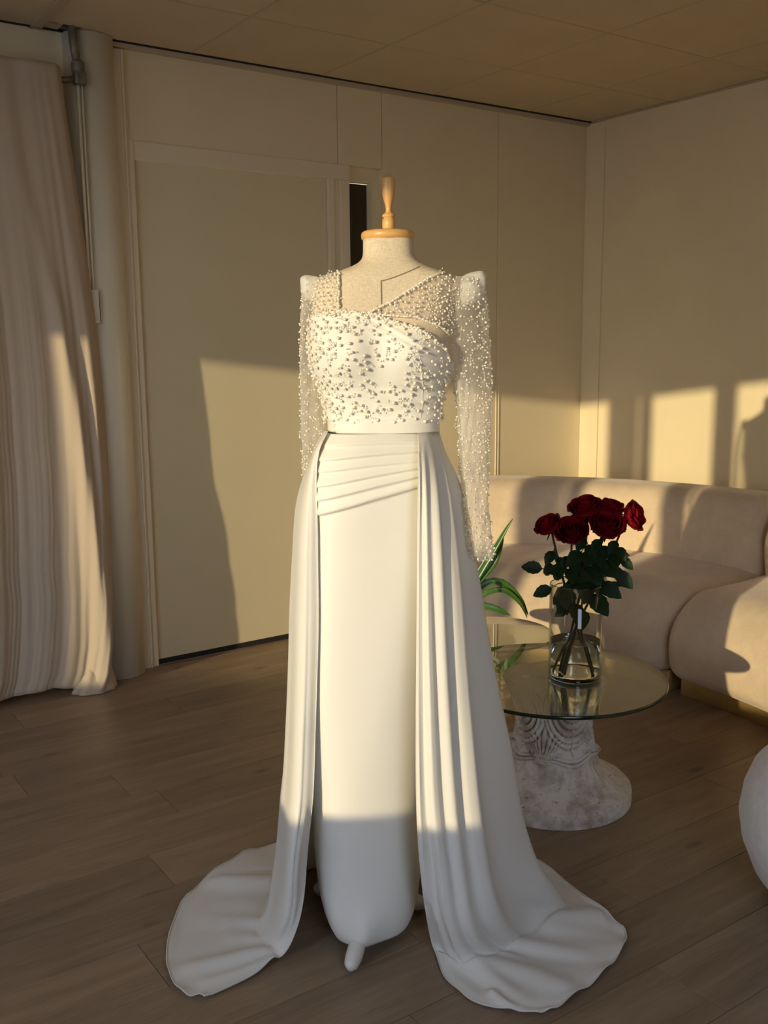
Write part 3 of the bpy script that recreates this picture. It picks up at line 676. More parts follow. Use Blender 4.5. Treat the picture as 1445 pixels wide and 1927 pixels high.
# sleeves
def crinkle(amp):
    def f(V,q):
        R = np.linspace(1,0,V.shape[0])[:,None]
        d = amp*(np.sin(q*5+R*9+2*np.sin(R*15))*.6+np.sin(q*11-R*21)*.3+.5*np.sin(R*60+q*3))
        c = V.mean(1,keepdims=True); n = V-c; n[...,2]=0; n/=np.linalg.norm(n,axis=2,keepdims=True)+1e-9
        return V+n*d[...,None]
    return f
def tube_rows(rows, nz, nq, amp, ex=2.1):
    z = [r[0] for r in rows]; zs_ = np.linspace(min(z)+1e-4,max(z)-1e-4,nz); return loft(rows,zs_,nq,ex,crinkle(amp))
VsR = tube_rows(SLEEVE_R,150,48,.0022); slR = mesh('sleeve', W3(VsR), grid_faces(150,48,True), M['tulle'], gown, True); slR['label']='sheer pearl-scattered sleeve hanging clear of the skirt on the right'
VsL = tube_rows(SLEEVE_L,120,40,.0022); slL = mesh('sleeve', W3(VsL), grid_faces(120,40,True), M['tulle'], gown, True); slL['label']='shaded sheer sleeve on the left, tucked behind the skirt'
# inner layer of the right sleeve folded over (the brighter strip)
V=[]
for i in range(90):
    t=i/89; z=np.interp(t,[0,1],[1.30,.93]); row=resample_rows(SLEEVE_R,np.array([z]))[0]; l,r=row[1],row[2]
    ww_=np.interp(t,[0,.5,1],[.40,.55,.85]); wfr=np.interp(z,[.95,1.3],[-.052,-.045])
    for k in range(14):
        a=k/13; V.append((l+.003+(r-l)*ww_*a, row[3]+.008-.006*math.sin(PI*a)+.002*math.sin(a*14+t*30), z))
mesh('sleeve_lining', W3(V), grid_faces(90,14), M['tulle'], gown, True)
# puffed shoulder pads
def pad(cu,cw,cz,ru_,rw_,rz,tilt):
    V=[];na,nb=22,32
    for i in range(na):
        a=-PI/2+PI*i/(na-1)
        for k in range(nb):
            b=2*PI*k/nb; e=.62
            f=lambda c: math.copysign(abs(c)**e,c)
            u=f(math.cos(a))*f(math.cos(b))*ru_; w_=f(math.cos(a))*f(math.sin(b))*rw_; z=f(math.sin(a))*rz*(1+.0*u)
            k_=1+.05*math.sin(b*7+a*5); V.append((cu+u*k_+tilt*z*.3, cw+w_*k_, cz+z+tilt*u))
    return V, grid_faces(na,nb,True)
V,F = pad(.2555,-.005,1.494,.029,.042,.034,.22); mesh('shoulder_pad', W3(V), F, M['pad'], gown, True)
V,F = pad(-.088,.012,1.498,.026,.036,.026,-.15); mesh('shoulder_pad', W3(V), F, M['pad'], gown, True)

# waistband
zw = np.linspace(1.1895,1.221,12); Vw = loft(BAND,zw,128,2.75)
wbm = mesh('waistband', W3(Vw), grid_faces(12,128,True), M['satin'], gown, True); wbm.modifiers.new('s','SOLIDIFY').thickness=.003

# straight skirt with draped hip panel
def skirt_disp(V,q):
    u,w_,z = V[...,0],V[...,1],V[...,2]; fr = np.clip((-w_-.02)/.05,0,1)
    V[...,1] = w_ = w_ + .20*(u-.05)*np.clip((-w_+.02)/.08,0,1); uL = -.092; uR = .140; t = np.clip((u-uL)/(uR-uL),0,1)
    d = np.zeros_like(u)
    folds=[(1.165,1.170,.0035,.010),(1.136,1.152,.0042,.010),(1.112,1.132,.0036,.009),(1.081,1.118,.0045,.009),(1.052,1.100,.0046,.009),(1.020,1.077,.0042,.008)]
    for a,b,h,wd in folds:
        zc_ = a+(b-a)*t**1.15+.004*np.sin(t*PI); x=(z-zc_)/wd
        prof = np.where(x>0, np.exp(-(x/1.6)**2), np.exp(-(x/.38)**2))
        d += h*1.7*prof*fr*(u>uL-.03)*(u<uR+.03)
    d += .0045*fr*np.clip((z-1.018-.058*t**1.15)/.01,0,1)*np.clip((1.19-z)/.02,0,1)*(u>uL-.02)*(u<uR+.03)
    # long faint ripples lower down, and the leg poking at the cloth
    d += .0022*np.sin(u*38+1.2*np.sin(z*5))*fr*np.clip((.95-z)/.4,0,1)*np.clip((z-.1)/.3,0,1)
    d += .016*gauss(u,.006,.030)*gauss(z,.058,.045)*fr + .012*gauss(u,.006,.07)*gauss(z,.08,.06)*fr
    V[...,1] = w_-d
    rr = np.clip((.13-z)/.1,0,1)
    V[...,2] = z + .010*rr*np.sin(q*3+1)[None,:]*np.clip(w_*10+.4,0,1)
    return V
zt = np.concatenate([np.linspace(TUBE[-1][0]+1e-4,.95,150), np.linspace(.953,1.19,110)])
Vk = loft(TUBE,zt,220,2.9,skirt_disp)
sk = mesh('straight_skirt', W3(Vk), grid_faces(len(zt),220,True), M['satin'], gown, True); sk.modifiers.new('s','SOLIDIFY').thickness=.0018

# overskirt: one sheet from front edge round the back to front edge, train spread on the floor
NA, NBF, SUB = 96, 44, 13
rl = []
for fall, flo in RAILS:
    a = spline(fall, 60); allp = list(map(tuple,fall))+list(map(tuple,flo))
    S = spline(allp, 400)
    # split where the sheet comes down to the floor, so heights correspond between rails
    zs_ = S[:,2]; k = next((i for i in range(len(S)) if zs_[i] < .02), 300); k=min(max(k,200),385)
    A = S[:k+1]; B = S[k:]
    def rs(P,n):
        d = np.r_[0,np.cumsum(np.linalg.norm(np.diff(P,axis=0),axis=1))]; t=np.linspace(0,d[-1],n); return np.stack([np.interp(t,d,P[:,j]) for j in range(3)],1)
    P = np.vstack([rs(A,NA), rs(B,NBF)[1:]])
    for _ in range(5):   # round off the bend
        Q = P.copy(); Q[NA-8:NA+8] = (P[NA-9:NA+7]+P[NA-7:NA+9])/2; P = Q
    P[:,2] = np.maximum(P[:,2], .006)
    rl.append(P)
rl = np.array(rl); nR = len(rl); cols = []; sv = []
for i in range(nR-1):
    p0 = rl[i-1] if i else 2*rl[0]-rl[1]; p3 = rl[i+2] if i+2 < nR else 2*rl[-1]-rl[-2]
    for k in range(SUB):
        cols.append(cr(p0,rl[i],rl[i+1],p3,k/SUB)); sv.append(i+k/SUB)
cols.append(rl[-1]); sv.append(nR-1)
V = np.array(cols).transpose(1,0,2); sv = np.array(sv)[None,:]; nv_ = V.shape[0]
vv = (np.arange(nv_)/(nv_-1))[:,None]; vf = NA/nv_
du = np.gradient(V,axis=1); dvv = np.gradient(V,axis=0); n = np.cross(du,dvv); n /= np.linalg.norm(n,axis=2,keepdims=True)+1e-9
# make normals point outwards (away from the body axis) / up on the floor
c = np.array([.065,.0,0]); out = V-c; out[...,2]=.3; sgn = np.sign((n*out).sum(2,keepdims=True)); n *= sgn
fade = np.clip(vv/.05,0,1); onfl = np.clip((vv-vf+.03)/.08,0,1)
grow = .35+.65*np.clip(vv/.4,0,1)
d = np.zeros((nv_,V.shape[1]))
def ridge(s0,s1,amp,w0,w1,v0=0,v1=1.2,se=.08):
    "a fold running down the sheet: s0 at the waist to s1 at the hem"
    sc = s0+(s1-s0)*vv; wd = w0+(w1-w0)*vv
    return amp*np.exp(-((sv-sc)/wd)**2)*np.clip((vv-v0)/se,0,1)*np.clip((v1-vv)/.15,0,1)
# gathers at the hips, right front
for a in [(8.12,8.0,.012,.15,.13),(8.6,8.72,-.024,.24,.32),(9.12,9.25,.017,.16,.26),(9.62,9.62,-.010,.16,.16),(9.95,10.0,.008,.16,.3),(10.42,10.3,-.008,.22,.2),(10.9,10.8,.009,.2,.26),
          (11.35,11.3,-.006,.16,.2),(11.78,11.72,.006,.12,.14),(9.35,9.55,.006,.07,.10,.1),(10.6,10.55,.004,.08,.12,.15),
          (7.5,7.5,-.015,.3,.3),(6.9,6.8,.012,.3,.3),(6.2,6.2,-.015,.3,.3),(5.5,5.4,.012,.3,.3),(4.7,4.7,-.015,.3,.3),(4.0,4.1,.012,.3,.3),(3.3,3.4,-.012,.25,.25),
          (1.75,1.6,-.005,.2,.22),(1.2,1.1,.004,.2,.22),(.62,.55,-.004,.16,.2)]:
    d += ridge(*a)
d *= fade*grow*(1-.75*onfl)
V = V + n*d[...,None]
# train: low ridges where the cloth lies on the floor
fz = np.clip((vv-vf-.01)/.06,0,1)*np.clip((1-vv)/.07,0,1)
def fridge(u0,w0,u1,w1,h,wd):
    "ridge along the segment, dress-local"
    p = V[...,:2]; a = np.array([u0,w0]); b = np.array([u1,w1]); ab=b-a; t = np.clip(((p-a)@ab)/(ab@ab),0,1)
    dist = np.linalg.norm(p-(a+t[...,None]*ab),axis=2); return h*np.exp(-(dist/wd)**2)*(1-.55*t)
hz = np.zeros_like(d)
for a in [(-.20,.17,-.40,.20,.026,.026),(-.20,-.0,-.37,.02,.014,.016),(-.18,-.07,-.30,-.05,.010,.020),(-.17,-.11,-.40,-.17,.024,.026),(-.20,-.155,-.34,-.215,.012,.014),(-.30,.10,-.42,.05,.006,.02),
          (.22,-.15,.45,-.27,.026,.030),(.25,-.20,.34,-.31,.014,.022),(.34,-.10,.50,-.16,.012,.022),(.42,-.02,.57,-.01,.032,.036),(.46,-.06,.60,-.08,.012,.026),(.275,-.285,.31,-.33,.014,.012),(.31,-.14,.36,-.17,.010,.012)]:
    hz += fridge(*a)
edge_lift = .004*np.sin(sv*9)+.004
V[...,2] += hz*np.clip((vv-vf+.05)/.10,0,1)*(.25+.75*np.clip((1-vv)/.06,0,1)) + np.clip((vv-.97)/.03,0,1)*edge_lift
V[...,2] = np.maximum(V[...,2],.004)
# keep the sheet outside the straight skirt above the hem
ov = mesh('overskirt', W3(V), grid_faces(nv_, V.shape[1]), M['satin_thin'], gown, True)
ov.modifiers.new('s','SOLIDIFY').thickness = .0014
# rolled hem along the edge of the overskirt
hemP = [V[i,0] for i in range(2,nv_,2)] + [V[-1,k] for k in range(0,V.shape[1],2)] + [V[i,-1] for i in range(nv_-1,2,-2)]
MB().tube(W3(np.array(hemP)+np.array([0,0,.0012])), .0011, 5).build('rolled_hem', M['satin'], ov, True)

# ------------------------------------------------------------------ beading
def ico(sub=1):
    bm = bmesh.new(); bmesh.ops.create_icosphere(bm, subdivisions=sub, radius=1); v = np.array([x.co[:] for x in bm.verts]); f = np.array([[q.index for q in p.verts] for p in bm.faces]); bm.free(); return v,f
I1, I2 = ico(1), ico(2)
def beads(name, items, m, parent, shape=I2):
    "items: (centre local, radius xyz)"
    bv,bf = shape; P = W3(np.array([i[0] for i in items])); off=Vector((0,0,0)); p=parent
    while p is not None: off += Vector(p.location); p=p.parent
    R = np.array([i[1] for i in items]); n_=len(items)
    if R.ndim == 1: R = np.repeat(R[:,None],3,1)
    Vv = (bv[None]*R[:,None,:] + (P-np.array(off))[:,None,:]).reshape(-1,3); Ff = (bf[None]+(np.arange(n_)*len(bv))[:,None,None]).reshape(-1,3)
    me = bpy.data.meshes.new(name); me.vertices.add(len(Vv)); me.vertices.foreach_set('co', Vv.ravel()); me.loops.add(Ff.size); me.loops.foreach_set('vertex_index', Ff.ravel())
    me.polygons.add(len(Ff)); me.polygons.foreach_set('loop_start', np.arange(len(Ff))*3); me.polygons.foreach_set('loop_total', np.full(len(Ff),3)); me.update()
    me.polygons.foreach_set('use_smooth', [True]*len(Ff)) if shape is I2 else None
    o = link(name, me, m, parent); o['kind']='stuff'; return o
def grid_norm(Vg, wrap):
    a = np.gradient(Vg,axis=1); b = np.gradient(Vg,axis=0); n = np.cross(a,b); n/=np.linalg.norm(n,axis=2,keepdims=True)+1e-9
    c = Vg.mean(axis=1,keepdims=True); s = np.sign((n*(Vg-c)).sum(2,keepdims=True)); return n*s
def scatter(Vg, cand, keep, mind, off=.003, wrap=True):
    "random places on a grid surface, at least mind apart"
    n = grid_norm(Vg,wrap); nr_,nc2_ = Vg.shape[:2]; out = []; cell = {}
    for _ in range(cand):
        i = rng.integers(1,nr_-1); k = rng.integers(0,nc2_-1); a,b = rng.random(2)
        p = Vg[i-1,k]*(1-a)*(1-b)+Vg[i,k]*a*(1-b)+Vg[i-1,k+1]*(1-a)*b+Vg[i,k+1]*a*b
        pr_ = keep(p, n[i,k])
        if rng.random() > pr_: continue
        md = mind; key = tuple((p//md).astype(int)); bad=False
        for dx in (-1,0,1):
            for dy in (-1,0,1):
                for dz in (-1,0,1):
                    for q in cell.get((key[0]+dx,key[1]+dy,key[2]+dz),()):
                        if np.linalg.norm(q-p) < md: bad=True
        if bad: continue
        cell.setdefault(key,[]).append(p); out.append((p+n[i,k]*off, n[i,k]))
    return out
def motifs(pts, pearl, cryst, big=.0036, petals=5, pr=.6):
    "a pearl with a little spray of crystal petals"
    for p,n_ in pts:
        t = np.cross(n_,[0,0,1.]); t/=np.linalg.norm(t)+1e-9; b = np.cross(n_,t); a0 = rng.random()*6.28
        r = big*rng.uniform(.75,1.1); pearl.append((p+n_*r*.6, r))
        if rng.random() < pr:
            k_ = rng.integers(2,petals+1); cen = p+(t*math.cos(a0)+b*math.sin(a0))*r*2.4
            for j in range(k_):
                q = a0+6.28*j/petals+rng.uniform(-.3,.3); d_ = t*math.cos(q)+b*math.sin(q)
                pc_ = cen+d_*.0040; rr = .0010+np.abs(np.array([d_@[1,0,0],0,d_[2]]))*.0016
                cryst.append((pc_, rr))
        if rng.random() < .3: cryst.append((p-(t*math.cos(a0)+b*math.sin(a0))*r*2.5, np.array([.0017]*3)))
pe, cy = [], []
front = lambda p: p[1] < .055
kb = lambda p,n_: (0 if not front(p) else (1.0 if p[2] > bodice_top(p[0])-.045 else .33))
motifs(scatter(Vb, 6000, kb, .0128), pe, cy, .0036, 5, .75)
for k in range(0,150):       # rows of pearls along the satin edge
    u = -.075+k*.29/150; z = bodice_top(u); i = np.argmin(np.abs(Vb[-1,:,0]-u)+9*(Vb[-1,:,1]>0)); p=Vb[-1,i]
    pe.append((np.array([u,p[1]-.003,p[2]+rng.uniform(-.004,.002)]), rng.uniform(.0022,.0034)))
beads('pearl', pe, M['pearl'], bod); beads('crystal', cy, M['crystal'], bod, I1)
for V_,shape,yk in ((VL,(30,46),yl),(VR,(34,70),yr)):
    Vg = np.array(V_).reshape(*shape,3); pe,cy=[],[]
    def ky(p,n_):
        e = min(abs(p[2]-hiR(p[0])),abs(p[2]-neck_low(p[0]))) if yk is yr else abs(p[0]+.030)
        return 1.0 if e < .007 else .22
    pts = scatter(Vg, 3500, ky, .0085)
    pts = [(p, np.array([0,-1.,0])) for p,n_ in pts]
    motifs(pts, pe, cy, .0029, 4, .5)
    if yk is yr:
        for k in range(70):
            u=.030+k*.165/70; z=hiR(u); pe.append((np.array(front_pt(u,z,.007)), rng.uniform(.0024,.0036)))
        for k in range(60):
            u=.034+k*.17/60; z=neck_low(u); pe.append((np.array(front_pt(u,z,.007)), rng.uniform(.0018,.003)))
    else:
        for k in range(30): pe.append((np.array(front_pt(-.030,1.437+k*.095/30,.007))+[rng.uniform(-.002,.001),0,0], rng.uniform(.002,.0032)))
    beads('pearl', pe, M['pearl'], yk); beads('crystal', cy, M['crystal'], yk, I1)
for Vg,sl,cnt,md in ((VsR,slR,5200,.0105),(VsL,slL,3300,.0120)):
    pe,cy=[],[]
    zmax = Vg[...,2].max(); zmin=Vg[...,2].min()
    kz = lambda p,n_: 1.0 if p[2] > zmax-.07 or p[2] < zmin+.10 else .30
    motifs(scatter(Vg, cnt, kz, md, .0008), pe, cy, .0027, 4, .45)
    beads('pearl', pe, M['pearl'], sl); beads('crystal', cy, M['crystal'], sl, I1)

# ------------------------------------------------------------------ curved sofa
SCN = Vector((2.20,2.45,0))
def sweep(name, prof, a0, a1, m, parent, er=.09, nseg=40, center=SCN, warp=None):
    "rounded profile (r,z) swept about the centre from angle a0 to a1 (degrees), ends drawn in and rounded"
    prof = np.array(prof); pc_ = prof.mean(0); rm = pc_[0]; a0,a1 = math.radians(a0),math.radians(a1); L = (a1-a0)*rm
    st = []
    for k in range(9): q=k/8*PI/2; st.append((er*(1-math.cos(q))/L, er*(1-math.sin(q))))
    st += [(t,0) for t in np.linspace(er/L,1-er/L,nseg)[1:-1]]
    for k in range(9)[::-1]: q=k/8*PI/2; st.append((1-er*(1-math.cos(q))/L, er*(1-math.sin(q))))
    V=[]; n_=len(prof)
    for t,ins in st:
        a=a0+(a1-a0)*t
        for r,z in prof:
            v = np.array([r,z])-pc_; ln = np.linalg.norm(v); v = v*(1-min(.92,ins/ln)); r2,z2 = pc_+v
            if warp: r2,z2 = warp(r2,z2,t)
            V.append((center.x+r2*math.cos(a), center.y+r2*math.sin(a), z2))
    F = grid_faces(len(st), n_, True)+[tuple(range(n_))[::-1], tuple((len(st)-1)*n_+k for k in range(n_))]
    return mesh(name, V, F, m, parent, True)
def rrect(r0,r1,z0,z1,cs,bulge=0,n=9):
    "closed rounded rectangle; cs = corner radii (r0z0, r1z0, r1z1, r0z1)"
    P=[]
    for (cx_,cz_,c_,q0) in ((r0+cs[0],z0+cs[0],cs[0],PI),(r1-cs[1],z0+cs[1],cs[1],1.5*PI),(r1-cs[2],z1-cs[2],cs[2],0),(r0+cs[3],z1-cs[3],cs[3],.5*PI)):
        for k in range(n): q=q0+PI/2*k/(n-1); P.append((cx_+c_*math.cos(q), cz_+c_*math.sin(q)))
    # densify
    Q=[]
    for i in range(len(P)):
        a,b=np.array(P[i]),np.array(P[(i+1)%len(P)]); d_=np.linalg.norm(b-a); k=max(1,int(d_/.04))
        for j in range(k): Q.append(tuple(a+(b-a)*j/k))
    return Q
sofa = empty('sofa', (3.35,2.75,0), 'curved beige velvet sofa on a brass plinth in the corner', 'sofa')
seatp = rrect(.80,1.50,.082,.425,(.06,.03,.06,.17)); 
backp = rrect(1.36,1.665,.10,.735,(.03,.05,.10,.105)); backp2 = rrect(1.30,1.665,.10,.735,(.03,.05,.14,.15))
def bul(r,z,t): return (r-.05*math.sin(min(1,max(0,(z-.05)/.33))*PI)*(r<1.0), z+.012*math.sin(PI*t)*(z>.35))
SC2 = Vector((1.05,2.30,0)); far = lambda P: [(r+1.15,z) for r,z in P]
def bul2(r,z,t): return (r-.05*math.sin(min(1,max(0,(z-.05)/.33))*PI)*(r<2.15), z+.012*math.sin(PI*t)*(z>.35))
sweep('seat_cushion', seatp, -2.6, 62, M['velvet'], sofa, .10, warp=bul)
sweep('seat_cushion', far(seatp), -27, 2.9, M['velvet'], sofa, .11, warp=bul2, center=SC2)
sweep('back_cushion', backp, -1.8, 64.5, M['velvet'], sofa, .09)
sweep('back_cushion', far(backp2), -27, 1.6, M['velvet'], sofa, .13, center=SC2)
sweep('plinth', far(rrect(.872,1.60,.0,.085,(.004,.004,.004,.004),n=2)), -26.5, 2.4, M['gold'], sofa, .02, nseg=40, center=SC2)
pl = []
sweep('plinth', rrect(.875,1.60,.0,.085,(.004,.004,.004,.004),n=2), -1.0, 60, M['gold'], sofa, .02, nseg=60)

# boucle armchair at the right edge
arm = empty('armchair', (2.305,1.050,0), 'rounded cream boucle armchair at the right edge in front of the sofa', 'armchair')
def bowl(cx_,cy_,prof,ex=2.4,n=72,rot=0,sx=1,sy=1):
    V=[]
    for r,z in prof:
        for k in range(n):
            q=2*PI*k/n; c,s=math.cos(q),math.sin(q); x=math.copysign(abs(c)**(2/ex),c)*r*sx; y_=math.copysign(abs(s)**(2/ex),s)*r*sy
            V.append((cx_+x*math.cos(rot)-y_*math.sin(rot), cy_+x*math.sin(rot)+y_*math.cos(rot), z))
    F=grid_faces(len(prof),n,True)+[tuple(range(n))[::-1], tuple((len(prof)-1)*n+k for k in range(n))]
    return V,F
pr_ = [(0.30,.035),(.345,.05),(.375,.09),(.402,.16),(.411,.22),(.403,.28),(.385,.33),(.352,.37),(.31,.388),(.275,.378),(.258,.355),(.25,.33)]
V,F = bowl(2.305,1.050,pr_,2.3); mesh('shell', V, F, M['boucle'], arm, True)
V,F = bowl(2.305,1.050,[(.20,.29),(.245,.295),(.247,.32),(.235,.342),(.19,.355),(.08,.36)],2.3); mesh('seat', V, F, M['boucle'], arm, True)
MB().lathe([(.0,0),(.27,0),(.27,.045),(.0,.045)],(2.305,1.050,0),40).build('base', M['dark'], arm)
# piping seam
sp=[]
for k in range(40):
    q=math.radians(150+k*3.2); r=.40-.0*k; z=.33-.15*k/39; rr=np.interp(z,[p[1] for p in pr_[:8]],[p[0] for p in pr_[:8]])+.001
    c,s=math.cos(q),math.sin(q); sp.append((2.305+math.copysign(abs(c)**(2/2.3),c)*rr,1.050+math.copysign(abs(s)**(2/2.3),s)*rr,z))
MB().tube(sp,.0016,6).build('seam', M['boucle'], arm, True)

# ------------------------------------------------------------------ glass table
TC = (2.019,2.019); TZ = .395; BC = (2.045,2.045)
tab = empty('coffee_table', (BC[0],BC[1],0), 'round glass coffee table on a whitewashed carved stone capital, roses on it', 'table')
n_=96; R_=.3285
MB().lathe([(0,TZ-.010),(R_-.002,TZ-.010)],(TC[0],TC[1],0),n_,False).lathe([(R_-.002,TZ),(0,TZ)],(TC[0],TC[1],0),n_,False).build('glass_top', M['glass_top'], tab)
MB().lathe([(R_-.0025,TZ-.0105),(R_,TZ-.008),(R_,TZ-.0015),(R_-.0025,TZ+.0002)],(TC[0],TC[1],0),n_,False).build('polished_edge', M['glass_edge'], tab, True)
def capital(cx_,cy_,S,H,name,m,parent,rb,rot,nq=260,nz=230,fine=True):
    "carved capital pedestal: base slab, sloping mound, banded collar, leafed bell"
    prof=[(0,0),(rb*.985,0.0),(rb,.006),(rb*1.0,.038),(rb*.985,.047),(rb*.94,.052),(rb*.82,.064),(rb*.69,.084),(rb*.59,.110),(rb*.54,.135),(rb*.515,.150),(rb*.50,.165),(rb*.47,.19),(rb*.455,.23),(rb*.48,.28),(rb*.54,.33),(rb*.60,.365),(rb*.615,.379),(rb*.60,.3845),(0,.3845)]
    P=spline([(a,0,b*H/.385) for a,b in prof[1:-1]], nz); V=[]; q=np.linspace(0,2*PI,nq,endpoint=False)
    for r,_,z in P:
        zz=z/H*.385; b=np.clip((zz-.162)/.01,0,1)*np.clip((.380-zz)/.008,0,1)
        ph=((q-rot)*4/(2*PI))%1-.5; ph2=((q-rot)*4/(2*PI)+.5)%1-.5     # five big leaves, five half leaves between
        d=np.zeros(nq)
        if fine:
            X=ph*2*PI/4*r; D=np.sqrt((X*1.25)**2+((zz-.345)*.80)**2)
            d+=.0065*np.cos(D*2*PI/.0175)*np.clip((.125-D)/.02,0,1)*b
            d-=.009*gauss(X,0,.0035)*b*np.clip((.33-zz)/.03,0,1)
            d-=.012*gauss(D,.128,.006)*b
            X2=ph2*2*PI/4*r; fan=X2/np.maximum(.02,(zz-.150)); env=np.clip((.26-zz)/.03,0,1)*b*gauss(X2,0,.045)
            d+=(.008+.006*np.cos(fan*26))*env
            d+=.006*gauss(D,.0,.016)*b - .008*gauss(D,0,.005)*b
            # collar: two cords, lobed fruit knobs
            d+=.007*(gauss(zz,.166-.010*np.cos(ph*2*PI),.0035)+gauss(zz,.156-.012*np.cos(ph*2*PI),.0035))
            for o_ in (-.016,.0,.016): d+=.016*gauss(X2-o_,0,.010)*gauss(zz,.160,.013)
            # rough mound
            mo=np.clip((.150-zz)/.02,0,1)*np.clip((zz-.04)/.02,0,1)
            d+=.004*mo*(np.sin(q*5+zz*30)+.6*np.sin(q*13+zz*60)+.4*np.sin(q*31-zz*90))
        # squarish bell with hollow sides
        rr=r*(1+.07*np.cos(4*(q-rot))*np.clip((zz-.26)/.1,0,1))+d*S
        V+= [(cx_+rr[k]*math.cos(q[k]), cy_+rr[k]*math.sin(q[k]), z) for k in range(nq)]
    F=grid_faces(nz,nq,True)+[tuple(range(nq))[::-1], tuple((nz-1)*nq+k for k in range(nq))]
    return mesh(name,V,F,m,parent,True)
VIEW = math.atan2(-BC[1],-BC[0])
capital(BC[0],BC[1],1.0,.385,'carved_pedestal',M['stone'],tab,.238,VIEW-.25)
for k in range(3):
    q=VIEW+.9-2.2*k; MB().lathe([(0,.383),(.012,.383),(.012,.385),(0,.385)],(BC[0]+.09*math.cos(q),BC[1]+.09*math.sin(q),0),12).build('felt_pad', M['white_plastic'], tab)

# second, lower glass table behind
TC2=(2.225,2.53); Z2=.37
tab2 = empty('side_table', (TC2[0],TC2[1],0), 'lower glass table with an ochre stone foot, half hidden behind the gown', 'table')
MB().lathe([(0,Z2-.008),(.208,Z2-.008)],(TC2[0],TC2[1],0),72,False).lathe([(.208,Z2),(0,Z2)],(TC2[0],TC2[1],0),72,False).build('glass_top', M['glass_top'], tab2)
MB().lathe([(.2085,Z2-.0085),(.210,Z2-.006),(.210,Z2-.002),(.2085,Z2)],(TC2[0],TC2[1],0),72,False).build('polished_edge', M['glass_edge'], tab2, True)
capital(TC2[0]-.02,TC2[1]+.0,.7,.36,'stone_foot',M['ochre_stone'],tab2,.135,VIEW,140,120)
# white shell carvings near its top
for k,(dq,zz,rr) in enumerate(((-.9,.285,.026),(-.35,.262,.018),(.2,.29,.022),(.9,.275,.024))):
    q=VIEW+dq; cx_,cy_=TC2[0]-.02+.088*math.cos(q),TC2[1]+.088*math.sin(q); P=[]
    for t in np.linspace(0,4.6*PI/2,40): P.append((cx_+(-math.sin(q))*rr*(1-t/9)*math.cos(t)+math.cos(q)*.012*t/7, cy_+math.cos(q)*rr*(1-t/9)*math.cos(t)+math.sin(q)*.012*t/7, zz+rr*(1-t/9)*math.sin(t)))
    MB().tube(P,list(np.linspace(.009,.004,40)),10).build('scroll_carving', M['stone'], tab2, True)

# potted plant on the side table
PP=(2.135,2.575)
pot = empty('potted_plant', (PP[0],PP[1],Z2), 'glossy strap-leaved plant in a small pot, leaves arching out from behind the gown', 'plant')
MB().lathe([(0,0),(.036,0),(.042,.01),(.052,.075),(.055,.082),(.055,.09),(.049,.09),(.047,.078),(0,.078)],(PP[0],PP[1],Z2+.0005),32).build('flower_pot', M['pot'], pot, True)
MB().lathe([(0,.076),(.046,.076),(.044,.084),(0,.087)],(PP[0],PP[1],Z2),24).build('bark', M['soil'], pot)
def strap(pts, wmax, m, parent, name='leaf', up=(0,0,1), fold=.25, parts=True):
    S=spline(pts,26); V=[]; 
    for i in range(26):
        t=i/25; T=S[min(i+1,25)]-S[max(i-1,0)]; T/=np.linalg.norm(T); view=np.array([-.55,-.83,.35]); sd_=np.cross(T,view); sd_/=np.linalg.norm(sd_)
        nn=np.cross(sd_,T); wd=wmax*(math.sin(PI*min(1,.12+t*.88))**.7)
        for a in (-1,-.5,0,.5,1): V.append(S[i]+sd_*wd*a+nn*wd*fold*abs(a))
    o=mesh(name,V,grid_faces(26,5),m,parent,True); o.modifiers.new('s','SOLIDIFY').thickness=.0018
    return o
bz=Z2+.085
for j,(P,wd) in enumerate([
  ([(0,0,bz),(.02,-.02,bz+.10),(.075,-.06,bz+.22),(.105,-.085,bz+.29),(.125,-.10,bz+.33)],.012),
  ([(0,0,bz),(.03,-.015,bz+.10),(.085,-.04,bz+.17),(.11,-.055,bz+.235),(.118,-.06,bz+.262)],.020),
  ([(0,0,bz),(.04,-.02,bz+.08),(.10,-.06,bz+.10),(.155,-.10,bz+.045),(.185,-.12,bz-.02)],.014),
  ([(0,0,bz),(.04,-.03,bz+.055),(.10,-.075,bz+.075),(.15,-.11,bz+.03),(.175,-.125,bz-.025)],.010),
  ([(0,0,bz),(.03,-.03,bz+.02),(.075,-.07,bz+.01),(.12,-.10,bz-.015)],.013),
  ([(0,0,bz),(-.03,.03,bz+.12),(-.08,.05,bz+.16),(-.12,.07,bz+.10)],.014),
  ([(0,0,bz),(-.02,-.05,bz+.10),(-.05,-.10,bz+.13),(-.08,-.14,bz+.08)],.014)]):
    P=[(PP[0]+a,PP[1]+b,c) for a,b,c in P]
    o=strap(P,wd,M['strap'],pot)
    if j in (2,3): strap([(p[0],p[1],p[2]-.004) for p in P[1:]],.004,M['strap_pale'],o,'leaf_margin')

